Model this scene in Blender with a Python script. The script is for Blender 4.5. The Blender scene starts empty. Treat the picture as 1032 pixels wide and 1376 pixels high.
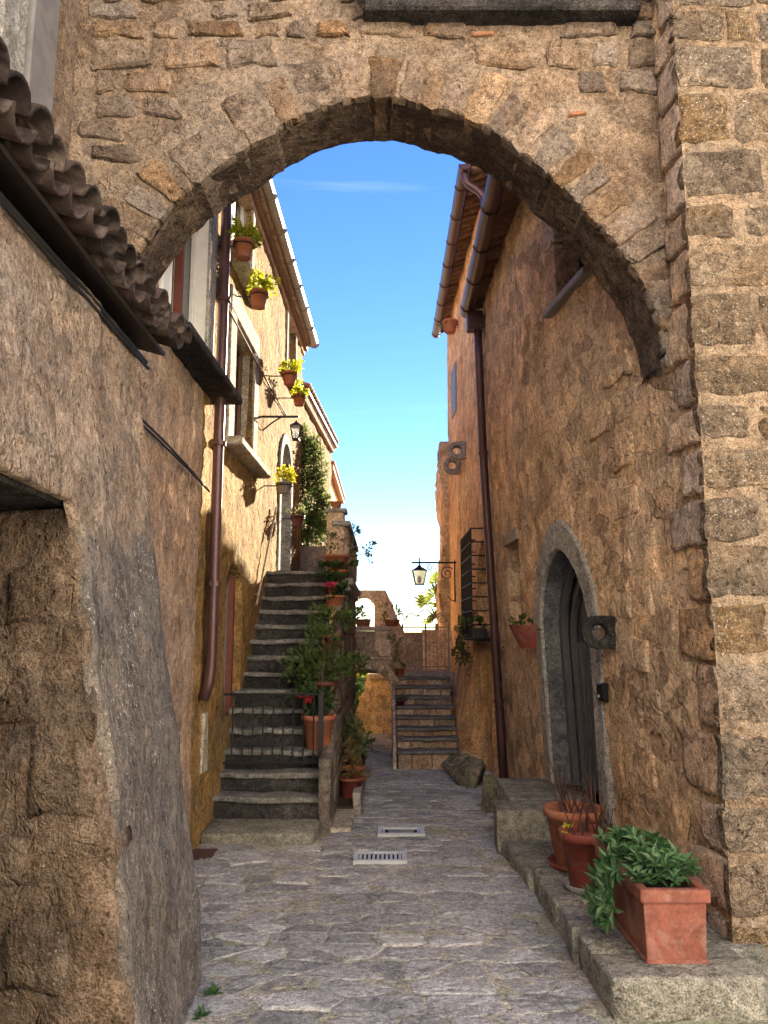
import bpy, bmesh, math, random
import numpy as np
from mathutils import Vector, Matrix, Quaternion

# ------------------------------------------------------------------ camera, sky, sun, exposure
scene = bpy.context.scene
COL = scene.collection
F_PX, CAM_H = 1034.0, 1.7                      # focal length in photo pixels, eye height in metres
PITCH = math.atan(162 / F_PX)
CP, SP = math.cos(PITCH), math.sin(PITCH)
cam_d = bpy.data.cameras.new('camera')
cam_d.sensor_fit = 'VERTICAL'; cam_d.sensor_height = 36.0
cam_d.lens = F_PX / 1376 * 36.0
cam_d.clip_end = 3000
cam = bpy.data.objects.new('camera', cam_d); COL.objects.link(cam)
cam.location = (0, 0, CAM_H); cam.rotation_euler = (math.pi / 2 + PITCH, 0, 0)
scene.camera = cam

SUN_EL, SUN_AZ = math.radians(17), math.radians(17.0)     # azimuth from +Y towards +X
world = bpy.data.worlds.new('World'); scene.world = world; world.use_nodes = True
wn, wl = world.node_tree.nodes, world.node_tree.links
sky = wn.new('ShaderNodeTexSky'); sky.sky_type = 'NISHITA'; sky.sun_disc = False
sky.sun_elevation = SUN_EL; sky.sun_rotation = SUN_AZ
sky.altitude = 400; sky.air_density = 1.0; sky.dust_density = 0.0; sky.ozone_density = 3.0
hs = wn.new('ShaderNodeHueSaturation'); hs.inputs['Saturation'].default_value = 1.22; hs.inputs['Hue'].default_value = 0.520
wl.new(sky.outputs[0], hs.inputs['Color'])
tcw = wn.new('ShaderNodeTexCoord'); mpw = wn.new('ShaderNodeMapping'); mpw.inputs['Rotation'].default_value = (0.0, 0.16, 0.4); mpw.inputs['Scale'].default_value = (0.9, 2.2, 13.0)
nzw = wn.new('ShaderNodeTexNoise'); nzw.inputs['Scale'].default_value = 1.6; nzw.inputs['Detail'].default_value = 7; nzw.inputs['Roughness'].default_value = 0.55; nzw.inputs['Distortion'].default_value = 0.5
rpw = wn.new('ShaderNodeValToRGB'); rpw.color_ramp.elements[0].position = 0.62; rpw.color_ramp.elements[0].color = (0, 0, 0, 1); rpw.color_ramp.elements[1].position = 0.80; rpw.color_ramp.elements[1].color = (0.11, 0.11, 0.11, 1)
mxw = wn.new('ShaderNodeMix'); mxw.data_type = 'RGBA'; mxw.inputs[7].default_value = (5.2, 5.6, 6.0, 1)
wl.new(tcw.outputs['Generated'], mpw.inputs[0]); wl.new(mpw.outputs[0], nzw.inputs['Vector']); wl.new(nzw.outputs['Fac'], rpw.inputs[0])
wl.new(rpw.outputs[0], mxw.inputs[0]); wl.new(hs.outputs[0], mxw.inputs[6])
wl.new(mxw.outputs[2], wn['Background'].inputs[0])
wn['Background'].inputs[1].default_value = 0.05

sun_dir = Vector((math.sin(SUN_AZ) * math.cos(SUN_EL), math.cos(SUN_AZ) * math.cos(SUN_EL), math.sin(SUN_EL)))
sd = bpy.data.lights.new('sun', 'SUN'); sd.energy = 5.0; sd.angle = math.radians(0.5); sd.color = (1.0, 0.88, 0.68)
so = bpy.data.objects.new('sun', sd); COL.objects.link(so)
so.rotation_euler = sun_dir.to_track_quat('Z', 'Y').to_euler()
so.location = (30, 90, 30)

scene.view_settings.view_transform = 'Standard'
scene.view_settings.look = 'None'
scene.view_settings.gamma = 1.0
scene.view_settings.exposure = 2.8
scene.view_settings.use_curve_mapping = False
scene.cycles.use_denoising = True
scene.cycles.use_adaptive_sampling = True
scene.cycles.adaptive_threshold = 0.02
scene.cycles.max_bounces = 10
scene.cycles.diffuse_bounces = 6

# ------------------------------------------------------------------ pixel -> point helpers (a pixel is a direction)
def pdir(px, py):
    x = (px - 516) / F_PX; y = (688 - py) / F_PX
    return (x, CP - y * SP, SP + y * CP)
def onX(px, py, X):
    d = pdir(px, py); q = X / d[0]; return Vector((X, d[1] * q, CAM_H + d[2] * q))
def onY(px, py, Y):
    d = pdir(px, py); q = Y / d[1]; return Vector((d[0] * q, Y, CAM_H + d[2] * q))
def onZ(px, py, Z):
    d = pdir(px, py); q = (Z - CAM_H) / d[2]; return Vector((d[0] * q, d[1] * q, Z))
def gz(Y):                                       # the lane drops gently away from the gate arch
    return -0.03 * max(0.0, min(Y, 17.0) - 6.6)
def onG(px, py, dz=0.0):
    p = onZ(px, py, dz)
    for _ in range(12): p = onZ(px, py, gz(p.y) + dz)
    return p

# ------------------------------------------------------------------ noise
def _h(ix, iy, iz, s):
    n = (ix * 374761393 + iy * 668265263 + iz * 2147483647 + s * 144665) & 0xffffffff
    n = ((n ^ (n >> 13)) * 1274126177) & 0xffffffff
    n = n ^ (n >> 16)
    return (n & 0xffff) / 32767.5 - 1.0
def vnoise(P, s=0):
    P = np.asarray(P, float); I = np.floor(P).astype(np.int64); f = P - I
    f = f * f * f * (f * (f * 6 - 15) + 10)
    x, y, z = I[:, 0], I[:, 1], I[:, 2]; fx, fy, fz = f[:, 0], f[:, 1], f[:, 2]
    def L(a, b, t): return a + (b - a) * t
    return L(L(L(_h(x, y, z, s), _h(x + 1, y, z, s), fx), L(_h(x, y + 1, z, s), _h(x + 1, y + 1, z, s), fx), fy),
             L(L(_h(x, y, z + 1, s), _h(x + 1, y, z + 1, s), fx), L(_h(x, y + 1, z + 1, s), _h(x + 1, y + 1, z + 1, s), fx), fy), fz)
def fbm(P, scale=1.0, octv=4, s=0, rough=0.5):
    P = np.asarray(P, float) * scale; r = 0; a = 1.0; t = 0
    for o in range(octv):
        r = r + a * vnoise(P * (2.03 ** o) + o * 17.3, s + o); t += a; a *= rough
    return r / t
def sstep(a, b, x):
    t = np.clip((np.asarray(x, float) - a) / (b - a), 0, 1); return t * t * (3 - 2 * t)

# ------------------------------------------------------------------ scene tree helpers
ORG = {}
def thing(name, label, cat, loc=(0, 0, 0), group=None):
    o = bpy.data.objects.new(name, None); COL.objects.link(o); o.empty_display_size = 0.1
    o.location = loc; ORG[o] = Vector(loc)
    o['label'] = label; o['category'] = cat
    if group: o['group'] = group
    return o
def tag(o, label=None, cat=None, group=None, kind=None):
    if label: o['label'] = label
    if cat: o['category'] = cat
    if group: o['group'] = group
    if kind: o['kind'] = kind
    return o
def link_mesh(name, me, parent=None, loc=(0, 0, 0), rot=None):
    """a further object on shared mesh data; loc in world space"""
    o = bpy.data.objects.new(name, me); COL.objects.link(o)
    org = ORG[parent] if parent else Vector((0, 0, 0))
    if parent: o.parent = parent
    o.location = Vector(loc) - org
    if rot is not None:
        o.rotation_mode = 'QUATERNION'; o.rotation_quaternion = rot
    ORG[o] = Vector(loc)
    return o
class MB:
    def __init__(s): s.v = []; s.f = []
    def add(s, vs, fs):
        b = len(s.v); s.v.extend([tuple(map(float, v)) for v in vs]); s.f.extend([tuple(i + b for i in f) for f in fs]); return s
    def box(s, a, b):
        (x0, y0, z0), (x1, y1, z1) = a, b
        return s.add([(x0,y0,z0),(x1,y0,z0),(x1,y1,z0),(x0,y1,z0),(x0,y0,z1),(x1,y0,z1),(x1,y1,z1),(x0,y1,z1)],
                     [(0,3,2,1),(4,5,6,7),(0,1,5,4),(1,2,6,5),(2,3,7,6),(3,0,4,7)])
    def slab(s, x0, x1, y0, y1, z0, z1, n=8):         # long slab in several lengths, so it can wear unevenly
        vs = []
        for i in range(n + 1):
            x = x0 + (x1 - x0) * i / n; vs += [(x, y0, z0), (x, y1, z0), (x, y1, z1), (x, y0, z1)]
        fs = [(4*i + a, 4*i + (a + 1) % 4, 4*(i + 1) + (a + 1) % 4, 4*(i + 1) + a) for i in range(n) for a in range(4)] + [(0, 1, 2, 3), (4*n + 3, 4*n + 2, 4*n + 1, 4*n)]
        return s.add(vs, fs)
    def hexa(s, p):                                # 8 corners: bottom ring then top ring
        return s.add(p, [(0,3,2,1),(4,5,6,7),(0,1,5,4),(1,2,6,5),(2,3,7,6),(3,0,4,7)])
    def tube(s, pts, r, n=8, cap=True):
        pts = [Vector(p) for p in pts]; m = len(pts)
        rs = r if isinstance(r, (list, tuple)) else [r] * m
        t0 = (pts[1] - pts[0]).normalized(); a = t0.orthogonal().normalized()
        vs = []
        for i, p in enumerate(pts):
            t = (pts[min(i + 1, m - 1)] - pts[max(i - 1, 0)]).normalized()
            a = (a - t * a.dot(t))
            a = a.normalized() if a.length > 1e-6 else t.orthogonal().normalized()
            b = t.cross(a)
            for k in range(n):
                th = 2 * math.pi * k / n
                vs.append(p + (a * math.cos(th) + b * math.sin(th)) * rs[i])
        fs = [(i * n + k, i * n + (k + 1) % n, (i + 1) * n + (k + 1) % n, (i + 1) * n + k) for i in range(m - 1) for k in range(n)]
        if cap: fs += [tuple(range(n))[::-1], tuple((m - 1) * n + k for k in range(n))]
        return s.add(vs, fs)
    def lathe(s, prof, c=(0, 0, 0), n=24, sx=1.0, sy=1.0):
        vs = [(c[0] + r * math.cos(2*math.pi*k/n) * sx, c[1] + r * math.sin(2*math.pi*k/n) * sy, c[2] + z) for r, z in prof for k in range(n)]
        m = len(prof)
        fs = [(i * n + k, i * n + (k + 1) % n, (i + 1) * n + (k + 1) % n, (i + 1) * n + k) for i in range(m - 1) for k in range(n)]
        fs += [tuple(range(n))[::-1], tuple((m - 1) * n + k for k in range(n))]
        return s.add(vs, fs)
    def prism(s, poly, fr, n0, n1):                # polygon (u,v) in a frame, between depths n0 and n1
        k = len(poly)
        vs = [fr(u, v, n0) for u, v in poly] + [fr(u, v, n1) for u, v in poly]
        return s.add(vs, [tuple(range(k))[::-1], tuple(range(k, 2 * k))] + [(i, (i + 1) % k, k + (i + 1) % k, k + i) for i in range(k)])
    def fbox(s, fr, u0, u1, v0, v1, n0, n1):
        return s.prism([(u0, v0), (u1, v0), (u1, v1), (u0, v1)], fr, n0, n1)
    def ringprism(s, outer, inner, fr, n0, n1):    # closed ring of equal point counts (a frame round an opening)
        k = len(outer)
        vs = [fr(u, v, n) for n in (n0, n1) for poly in (outer, inner) for u, v in poly]
        fs = []
        for i in range(k):
            j = (i + 1) % k
            fs += [(2*k+i, 2*k+j, 3*k+j, 3*k+i), (i, k+i, k+j, j), (i, j, 2*k+j, 2*k+i), (k+i, 3*k+i, 3*k+j, k+j)]
        return s.add(vs, fs)
    def mesh(s, name, mat, org=(0, 0, 0), bevel=0, smooth=False, jit=0, seg=1):
        org = Vector(org); me = bpy.data.meshes.new(name)
        vs = s.v
        if jit:
            A = np.array(vs); vs = A + np.stack([fbm(A + 31.7 * k, 7.0, 2, 5 + k) for k in range(3)], 1) * jit
        me.from_pydata([(x - org.x, y - org.y, z - org.z) for x, y, z in vs], [], s.f)
        if len(s.f) < 6000 or bevel:
            bm = bmesh.new(); bm.from_mesh(me)
            if bevel:
                es = [e for e in bm.edges if e.is_manifold and e.calc_face_angle(0) > 0.5]
                bmesh.ops.bevel(bm, geom=es, offset=bevel, segments=seg, affect='EDGES', profile=0.6, clamp_overlap=True)
            bmesh.ops.recalc_face_normals(bm, faces=bm.faces)
            bm.to_mesh(me); bm.free()
        if smooth: me.polygons.foreach_set('use_smooth', [True] * len(me.polygons))
        me.materials.append(mat)
        return me
    def build(s, name, mat, parent=None, **k):
        org = ORG[parent] if parent else Vector((0, 0, 0))
        o = bpy.data.objects.new(name, s.mesh(name, mat, org, **k)); COL.objects.link(o)
        if parent: o.parent = parent
        ORG[o] = org
        return o
def FR(O, U, V, N):
    O, U, V, N = Vector(O), Vector(U), Vector(V), Vector(N)
    return lambda u, v, n: O + U * u + V * v + N * n

# ------------------------------------------------------------------ materials
class NT:
    def __init__(s, name):
        s.m = bpy.data.materials.new(name); s.m.use_nodes = True
        s.t = s.m.node_tree; s.n = s.t.nodes; s.b = s.n['Principled BSDF']; s.out = s.n['Material Output']
    def N(s, typ, **k):
        n = s.n.new(typ)
        for a, v in k.items():
            if a in n.inputs: n.inputs[a].default_value = v
            else: setattr(n, a, v)
        return n
    def L(s, a, b): s.t.links.new(a, b)
    def coord(s, scale=(1, 1, 1), rnd=False):
        tc = s.N('ShaderNodeTexCoord'); mp = s.N('ShaderNodeMapping'); mp.inputs['Scale'].default_value = scale
        s.L(tc.outputs['Object'], mp.inputs[0])
        if rnd:
            oi = s.N('ShaderNodeObjectInfo'); mu = s.N('ShaderNodeMath', operation='MULTIPLY'); mu.inputs[1].default_value = 37.0
            s.L(oi.outputs['Random'], mu.inputs[0]); cb = s.N('ShaderNodeCombineXYZ')
            for i in range(3): s.L(mu.outputs[0], cb.inputs[i])
            s.L(cb.outputs[0], mp.inputs['Location']); s.rand = oi.outputs['Random']
        return mp.outputs[0]
    def noise(s, co, scale, detail=6, rough=0.6, dist=0.0):
        n = s.N('ShaderNodeTexNoise'); n.inputs['Scale'].default_value = scale; n.inputs['Detail'].default_value = detail
        n.inputs['Roughness'].default_value = rough; n.inputs['Distortion'].default_value = dist
        s.L(co, n.inputs['Vector']); return n.outputs['Fac']
    def ramp(s, x, stops):
        r = s.N('ShaderNodeValToRGB'); e = r.color_ramp.elements
        while len(e) < len(stops): e.new(0.5)
        for i, (p, c) in enumerate(stops):
            e[i].position = p; e[i].color = (c, c, c, 1) if isinstance(c, (int, float)) else (*c, 1)
        s.L(x, r.inputs[0]); return r.outputs[0]
    def mix(s, f, a, b, mode='MIX'):
        n = s.N('ShaderNodeMix', data_type='RGBA', blend_type=mode)
        for sock, v in ((n.inputs[0], f), (n.inputs[6], a), (n.inputs[7], b)):
            if isinstance(v, (int, float)): sock.default_value = v
            elif isinstance(v, tuple): sock.default_value = (*v, 1)
            else: s.L(v, sock)
        return n.outputs[2]
    def math(s, op, a, b):
        n = s.N('ShaderNodeMath', operation=op)
        for i, v in enumerate((a, b)):
            if isinstance(v, (int, float)): n.inputs[i].default_value = v
            else: s.L(v, n.inputs[i])
        return n.outputs[0]
    def bump(s, h, strength=0.5, dist=0.02, prev=None):
        n = s.N('ShaderNodeBump'); n.inputs['Strength'].default_value = strength; n.inputs['Distance'].default_value = dist
        s.L(h, n.inputs['Height'])
        if prev: s.L(prev, n.inputs['Normal'])
        return n.outputs[0]
    def done(s, col=None, rough=0.9, normal=None, metal=0.0, spec=0.3):
        if col is not None:
            if isinstance(col, tuple): s.b.inputs['Base Color'].default_value = (*col, 1)
            else: s.L(col, s.b.inputs['Base Color'])
        if isinstance(rough, (int, float)): s.b.inputs['Roughness'].default_value = rough
        else: s.L(rough, s.b.inputs['Roughness'])
        s.b.inputs['Metallic'].default_value = metal
        s.b.inputs['Specular IOR Level'].default_value = spec
        if normal: s.L(normal, s.b.inputs['Normal'])
        return s.m

def stone_mat(name, stops, scale=1.6, grey=None, grey_amt=(0.55, 0.7), grey_scale=0.9, speck=0.0, speck_col=(0.5, 0.46, 0.40),
              pore=0.5, bump=0.8, rnd=False, tint=0.0, stretch=1.0, fine=28.0, streak=0.0, rub=0.0, rub_scale=7.0, patch=None):
    t = NT(name); co = t.coord((1, 1, stretch), rnd)
    nw = t.N('ShaderNodeTexNoise'); nw.inputs['Scale'].default_value = 5.0; nw.inputs['Detail'].default_value = 2; t.L(co, nw.inputs['Vector'])
    wp = t.N('ShaderNodeVectorMath', operation='MULTIPLY_ADD')
    t.L(nw.outputs['Color'], wp.inputs[0]); wp.inputs[1].default_value = (0.16, 0.16, 0.16); t.L(co, wp.inputs[2]); wco = wp.outputs[0]
    big = t.noise(co, scale, 5, 0.7, 0.3); mid = t.noise(wco, scale * 5, 4, 0.75); fin = t.noise(co, fine, 3, 0.75); grit = t.noise(co, fine * 4, 1, 0.6)
    stops = [(p_, tuple(min(c_ * 1.32, .8) for c_ in cc)) for p_, cc in stops]
    if grey: grey = tuple(c_ * 1.25 for c_ in grey)
    col = t.ramp(big, stops)
    col = t.mix(0.75, col, t.ramp(mid, [(0.3, 0.5), (0.5, 1.05), (0.7, 1.55)]), 'MULTIPLY')
    col = t.mix(0.75, col, t.ramp(fin, [(0.32, 0.45), (0.52, 1.05), (0.72, 1.55)]), 'MULTIPLY')
    col = t.mix(0.6, col, t.ramp(grit, [(0.3, 0.5), (0.5, 1.05), (0.7, 1.5)]), 'MULTIPLY')
    if streak:
        sc = t.coord((5, 5, 0.5), False)
        col = t.mix(streak, col, t.ramp(t.noise(sc, 1.3, 5, 0.7, 0.6), [(0.35, (0.5, 0.47, 0.45)), (0.55, (1, 1, 1)), (0.75, (1.3, 1.25, 1.18))]), 'MULTIPLY')
    if grey:
        g = t.math('ADD', t.math('MULTIPLY', t.noise(wco, grey_scale, 5, 0.75, 0.4), 0.8), t.math('MULTIPLY', fin, 0.2))
        gm = t.ramp(g, [(grey_amt[0] - .06, 0.0), (grey_amt[1] + .04, 1.0)])
        gc = t.mix(0.8, grey, t.ramp(fin, [(0.3, 0.45), (0.5, 1.0), (0.7, 1.6)]), 'MULTIPLY')
        col = t.mix(gm, col, gc)
    hs_ = [(mid, 0.034 * bump)]
    if patch:                                       # old repairs and worn-through areas with their own outline
        pk = t.ramp(t.math('ADD', t.math('MULTIPLY', t.noise(wco, 1.1, 4, .7, .8), .85), t.math('MULTIPLY', mid, .15)), [(0.545, 0.0), (0.575, 1.0)])
        col = t.mix(t.math('MULTIPLY', pk, .8), col, t.mix(.8, patch, t.ramp(fin, [(.3, .5), (.5, 1.05), (.7, 1.5)]), 'MULTIPLY'))
        hs_.append((pk, 0.012))
    if rub:                                         # fragments and cracks of rough rubble
        ve = t.N('ShaderNodeTexVoronoi', feature='DISTANCE_TO_EDGE'); ve.inputs['Scale'].default_value = rub_scale; t.L(wco, ve.inputs['Vector'])
        vc = t.N('ShaderNodeTexVoronoi'); vc.inputs['Scale'].default_value = rub_scale; t.L(wco, vc.inputs['Vector'])
        sep = t.N('ShaderNodeSeparateColor'); t.L(vc.outputs['Color'], sep.inputs[0])
        col = t.mix(rub, col, t.ramp(sep.outputs[0], [(0.0, (0.62, 0.58, 0.56)), (0.5, (1, 1, 1)), (1.0, (1.3, 1.22, 1.12))]), 'MULTIPLY')
        mk = t.math('MULTIPLY', t.ramp(ve.outputs['Distance'], [(0.0, 1.0), (0.055, 0.0)]), t.ramp(t.noise(co, 3.1, 4, 0.7), [(0.46, 0.0), (0.6, 1.0)]))
        col = t.mix(t.math('MULTIPLY', mk, 0.5 * rub), col, (0.09, 0.06, 0.045))
        hs_ += [(mk, -0.011 * rub), (sep.outputs[1], 0.006 * rub)]
    vo = t.N('ShaderNodeTexVoronoi'); vo.inputs['Scale'].default_value = fine * 0.9; t.L(wco, vo.inputs['Vector'])
    pm = t.math('MULTIPLY', t.ramp(vo.outputs['Distance'], [(0.08, 1.0), (0.3, 0.0)]), t.ramp(t.noise(co, 6.0, 4, 0.6), [(0.46, 0.0), (0.62, 1.0)]))
    col = t.mix(t.math('MULTIPLY', pm, pore), col, (0.05, 0.035, 0.025))
    if speck:
        sp = t.math('MULTIPLY', t.ramp(t.noise(co, 70, 3, 0.6), [(0.60, 0.0), (0.67, 1.0)]), t.ramp(t.noise(co, 2.2, 5, 0.75), [(0.42, 0.0), (0.58, 1.0)]))
        col = t.mix(t.math('MULTIPLY', sp, speck), col, speck_col)
    if rnd and tint:
        hv = t.N('ShaderNodeHueSaturation')
        t.L(t.ramp(t.rand, [(0.0, 1 - tint), (1.0, 1 + tint)]), hv.inputs['Value'])
        t.L(t.ramp(t.math('FRACT', t.math('MULTIPLY', t.rand, 7.31), 0.0), [(0.0, 1.15), (0.5, 0.65), (1.0, 1.0)]), hv.inputs['Saturation'])
        t.L(col, hv.inputs['Color']); col = hv.outputs[0]
    hs_ += [(fin, 0.015 * bump), (grit, 0.003 * bump), (pm, -0.011 * bump)]
    h = None
    for f_, w_ in hs_:
        q_ = t.math('MULTIPLY', f_, w_); h = q_ if h is None else t.math('ADD', h, q_)
    nb = t.bump(h, 1.0, 1.0)
    return t.done(col, 0.95, nb, spec=0.03)

M = {}
# warm tuff masonry and mortar
def C3(a, b, c): return [(0.32, a), (0.5, b), (0.68, c)]
M['tuff'] = stone_mat('tuff_stone', C3((0.104, 0.065, 0.040), (0.162, 0.107, 0.068), (0.227, 0.162, 0.107)), 2.2, grey=(0.133, 0.111, 0.098), grey_amt=(0.52, 0.66), speck=0.6, pore=0.9, bump=1.0, rnd=True, tint=0.28, rub=.4, rub_scale=14)
M['mortar'] = stone_mat('arch_mortar', C3((0.128, 0.088, 0.062), (0.177, 0.129, 0.091), (0.216, 0.165, 0.121)), 1.8, grey=(0.187, 0.162, 0.141), grey_amt=(0.52, 0.68), pore=0.4, bump=1.1, rub=.55, rub_scale=9)
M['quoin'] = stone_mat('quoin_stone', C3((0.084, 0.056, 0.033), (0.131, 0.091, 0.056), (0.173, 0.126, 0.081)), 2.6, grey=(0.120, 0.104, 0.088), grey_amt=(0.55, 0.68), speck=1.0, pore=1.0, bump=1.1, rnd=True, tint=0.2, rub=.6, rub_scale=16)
M['plaster_r'] = stone_mat('ochre_rubble_plaster', C3((0.30, 0.205, 0.12), (0.45, 0.315, 0.19), (0.56, 0.41, 0.265)), 0.9, grey=(0.33, 0.265, 0.215), grey_amt=(0.5, 0.66), grey_scale=0.6, pore=0.65, bump=1.1, stretch=0.95, speck=0.25, streak=0.12, rub=.85, rub_scale=6, patch=(0.50, 0.38, 0.26))
M['wallstone'] = stone_mat('weathered_wall_block', C3((0.288, 0.186, 0.112), (0.393, 0.271, 0.176), (0.478, 0.352, 0.240)), 1.6, grey=(0.296, 0.240, 0.197), grey_amt=(0.5, 0.66), pore=0.75, bump=1.1, rnd=True, tint=0.12, rub=.6, rub_scale=8)
M['plaster_far'] = stone_mat('far_ochre_plaster', C3((0.42, 0.25, 0.125), (0.55, 0.345, 0.18), (0.62, 0.43, 0.25)), 1.0, pore=0.45, bump=0.9, stretch=0.8, streak=0.25, rub=.4)
M['plaster_l'] = stone_mat('sunlit_ochre_plaster', C3((0.143, 0.084, 0.030), (0.197, 0.120, 0.047), (0.246, 0.162, 0.074)), 1.2, pore=0.6, bump=1.15, stretch=0.85, streak=0.2, rub=.55, patch=(0.21, 0.145, 0.072))
M['buttress'] = stone_mat('grey_speckled_render', C3((0.095, 0.081, 0.066), (0.144, 0.122, 0.103), (0.200, 0.162, 0.122)), 1.0, grey=(0.089, 0.085, 0.083), grey_amt=(0.46, 0.60), speck=1.0, speck_col=(0.6, 0.56, 0.5), pore=0.5, bump=1.0, stretch=0.85, streak=0.22, rub=.55)
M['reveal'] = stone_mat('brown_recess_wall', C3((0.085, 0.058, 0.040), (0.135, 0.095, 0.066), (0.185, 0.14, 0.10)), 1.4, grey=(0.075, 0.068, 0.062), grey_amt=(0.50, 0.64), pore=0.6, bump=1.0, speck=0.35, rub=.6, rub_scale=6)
M['peperino'] = stone_mat('grey_peperino', C3((0.15, 0.145, 0.135), (0.21, 0.20, 0.185), (0.28, 0.265, 0.24)), 2.0, grey=(0.24, 0.20, 0.155), grey_amt=(0.54, 0.7), pore=0.35, bump=0.5, speck=0.25)
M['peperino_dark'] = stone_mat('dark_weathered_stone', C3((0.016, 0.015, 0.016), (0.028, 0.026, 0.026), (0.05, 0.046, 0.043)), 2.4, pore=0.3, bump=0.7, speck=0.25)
M['frame_light'] = stone_mat('pale_window_stone', C3((0.194, 0.172, 0.136), (0.253, 0.223, 0.178), (0.298, 0.266, 0.217)), 2.0, pore=0.3, bump=0.4)
M['rock'] = stone_mat('mossy_boulder', C3((0.10, 0.095, 0.075), (0.17, 0.155, 0.12), (0.26, 0.225, 0.17)), 3.0, grey=(0.10, 0.12, 0.06), grey_amt=(0.52, 0.7), pore=0.5, bump=1.2, rub=.5, rub_scale=10)
M['ledge'] = stone_mat('mossy_ledge_stone', C3((0.12, 0.115, 0.095), (0.19, 0.18, 0.15), (0.27, 0.25, 0.205)), 2.0, grey=(0.115, 0.12, 0.085), grey_amt=(0.54, 0.72), pore=0.45, bump=0.9, speck=0.3, rnd=True, tint=0.12, rub=.3)
M['paving'] = stone_mat('paving_stone', C3((0.172, 0.172, 0.178), (0.238, 0.239, 0.247), (0.31, 0.311, 0.319)), 3.0, grey=(0.29, 0.28, 0.27), grey_amt=(0.5, 0.7), grey_scale=3, pore=0.3, bump=0.42, rnd=True, tint=0.24, fine=40, rub=.25, rub_scale=9)
M['joint'] = stone_mat('paving_joint', C3((0.224, 0.210, 0.177), (0.315, 0.295, 0.263), (0.394, 0.374, 0.341)), 1.5, grey=(0.190, 0.208, 0.120), grey_amt=(0.5, 0.66), pore=0.5, bump=1.0, speck=0.4, rub=.4, rub_scale=12)
M['ground'] = stone_mat('earth', C3((0.20, 0.17, 0.12), (0.28, 0.24, 0.17), (0.36, 0.31, 0.23)), 0.6, pore=0.2, bump=0.4)
M['brick'] = stone_mat('riser_brick', C3((0.25, 0.14, 0.085), (0.36, 0.225, 0.14), (0.43, 0.30, 0.20)), 3.0, grey=(0.18, 0.155, 0.125), grey_amt=(0.52, 0.7), pore=0.4, bump=0.7, rnd=True, tint=0.3)
M['parapet'] = stone_mat('parapet_stone', C3((0.17, 0.135, 0.105), (0.26, 0.205, 0.16), (0.36, 0.285, 0.215)), 1.6, grey=(0.14, 0.125, 0.11), grey_amt=(0.5, 0.68), pore=0.5, bump=0.8, rub=.4)
M['bridge'] = stone_mat('bridge_tuff', C3((0.32, 0.215, 0.135), (0.46, 0.325, 0.21), (0.56, 0.42, 0.29)), 1.6, grey=(0.28, 0.23, 0.18), grey_amt=(0.54, 0.72), pore=0.5, bump=0.9, rnd=True, tint=0.12, rub=.4)
M['tread'] = stone_mat('worn_tread_stone', C3((0.085, 0.082, 0.08), (0.125, 0.12, 0.115), (0.175, 0.165, 0.155)), 2.0, grey=(0.11, 0.10, 0.085), grey_amt=(0.52, 0.7), pore=0.35, bump=0.6, speck=0.3)
M['flank'] = stone_mat('dark_flank_stone', C3((0.08, 0.068, 0.058), (0.14, 0.115, 0.095), (0.21, 0.175, 0.14)), 1.6, grey=(0.09, 0.085, 0.08), grey_amt=(0.5, 0.66), pore=0.5, bump=1.0, rub=.5)
M['garden'] = stone_mat('garden_wall_tuff', C3((0.44, 0.32, 0.19), (0.56, 0.43, 0.28), (0.6, 0.49, 0.34)), 1.6, pore=0.6, bump=1.0, rub=.6)

def two_coats(name, lower, upper, z0, wob):
    """old grey render below a ragged line, warmer coat above it"""
    t = NT(name); t.n.remove(t.b)
    def grab(src):
        ns = {}
        for n in src.node_tree.nodes:
            if n.bl_idname == 'ShaderNodeOutputMaterial': continue
            m = t.n.new(n.bl_idname); ns[n.name] = m
            for a in ('operation', 'blend_type', 'data_type'):
                if hasattr(n, a): setattr(m, a, getattr(n, a))
            for i, q in enumerate(n.inputs):
                if hasattr(q, 'default_value'): m.inputs[i].default_value = q.default_value if not hasattr(q.default_value, '__len__') else tuple(q.default_value)
            if n.bl_idname == 'ShaderNodeValToRGB':
                e = m.color_ramp.elements
                while len(e) < len(n.color_ramp.elements): e.new(.5)
                for x, y in zip(e, n.color_ramp.elements): x.position = y.position; x.color = tuple(y.color)
        for l in src.node_tree.links:
            if l.from_node.name in ns and l.to_node.name in ns:
                fi = list(l.from_node.outputs).index(l.from_socket); ti = list(l.to_node.inputs).index(l.to_socket)
                t.L(ns[l.from_node.name].outputs[fi], ns[l.to_node.name].inputs[ti])
        return ns['Principled BSDF'].outputs[0]
    a, b = grab(lower), grab(upper)
    co = t.coord((1, 1, 1)); sx = t.N('ShaderNodeSeparateXYZ'); t.L(co, sx.inputs[0])
    n1 = t.noise(co, 2.6, 6, .62, .5)
    h = t.math('ADD', sx.outputs[2], t.math('MULTIPLY', t.math('SUBTRACT', n1, .5), wob))
    mr = t.N('ShaderNodeMapRange'); mr.inputs[1].default_value = z0 - .05; mr.inputs[2].default_value = z0 + .05; t.L(h, mr.inputs[0])
    ms = t.N('ShaderNodeMixShader'); t.L(mr.outputs[0], ms.inputs[0]); t.L(a, ms.inputs[1]); t.L(b, ms.inputs[2])
    t.L(ms.outputs[0], t.out.inputs['Surface']); return t.m
M['coat_up'] = stone_mat('warm_upper_render', C3((0.165, 0.115, 0.078), (0.235, 0.172, 0.122), (0.285, 0.225, 0.168)), 1.3, grey=(0.185, 0.165, 0.148), grey_amt=(0.48, 0.64), pore=0.5, bump=1.0, stretch=0.9, streak=0.2, rub=.55, patch=(0.27, 0.222, 0.172))
M['coat'] = two_coats('two_coat_render', M['buttress'], M['coat_up'], 2.12, .9)

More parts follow.
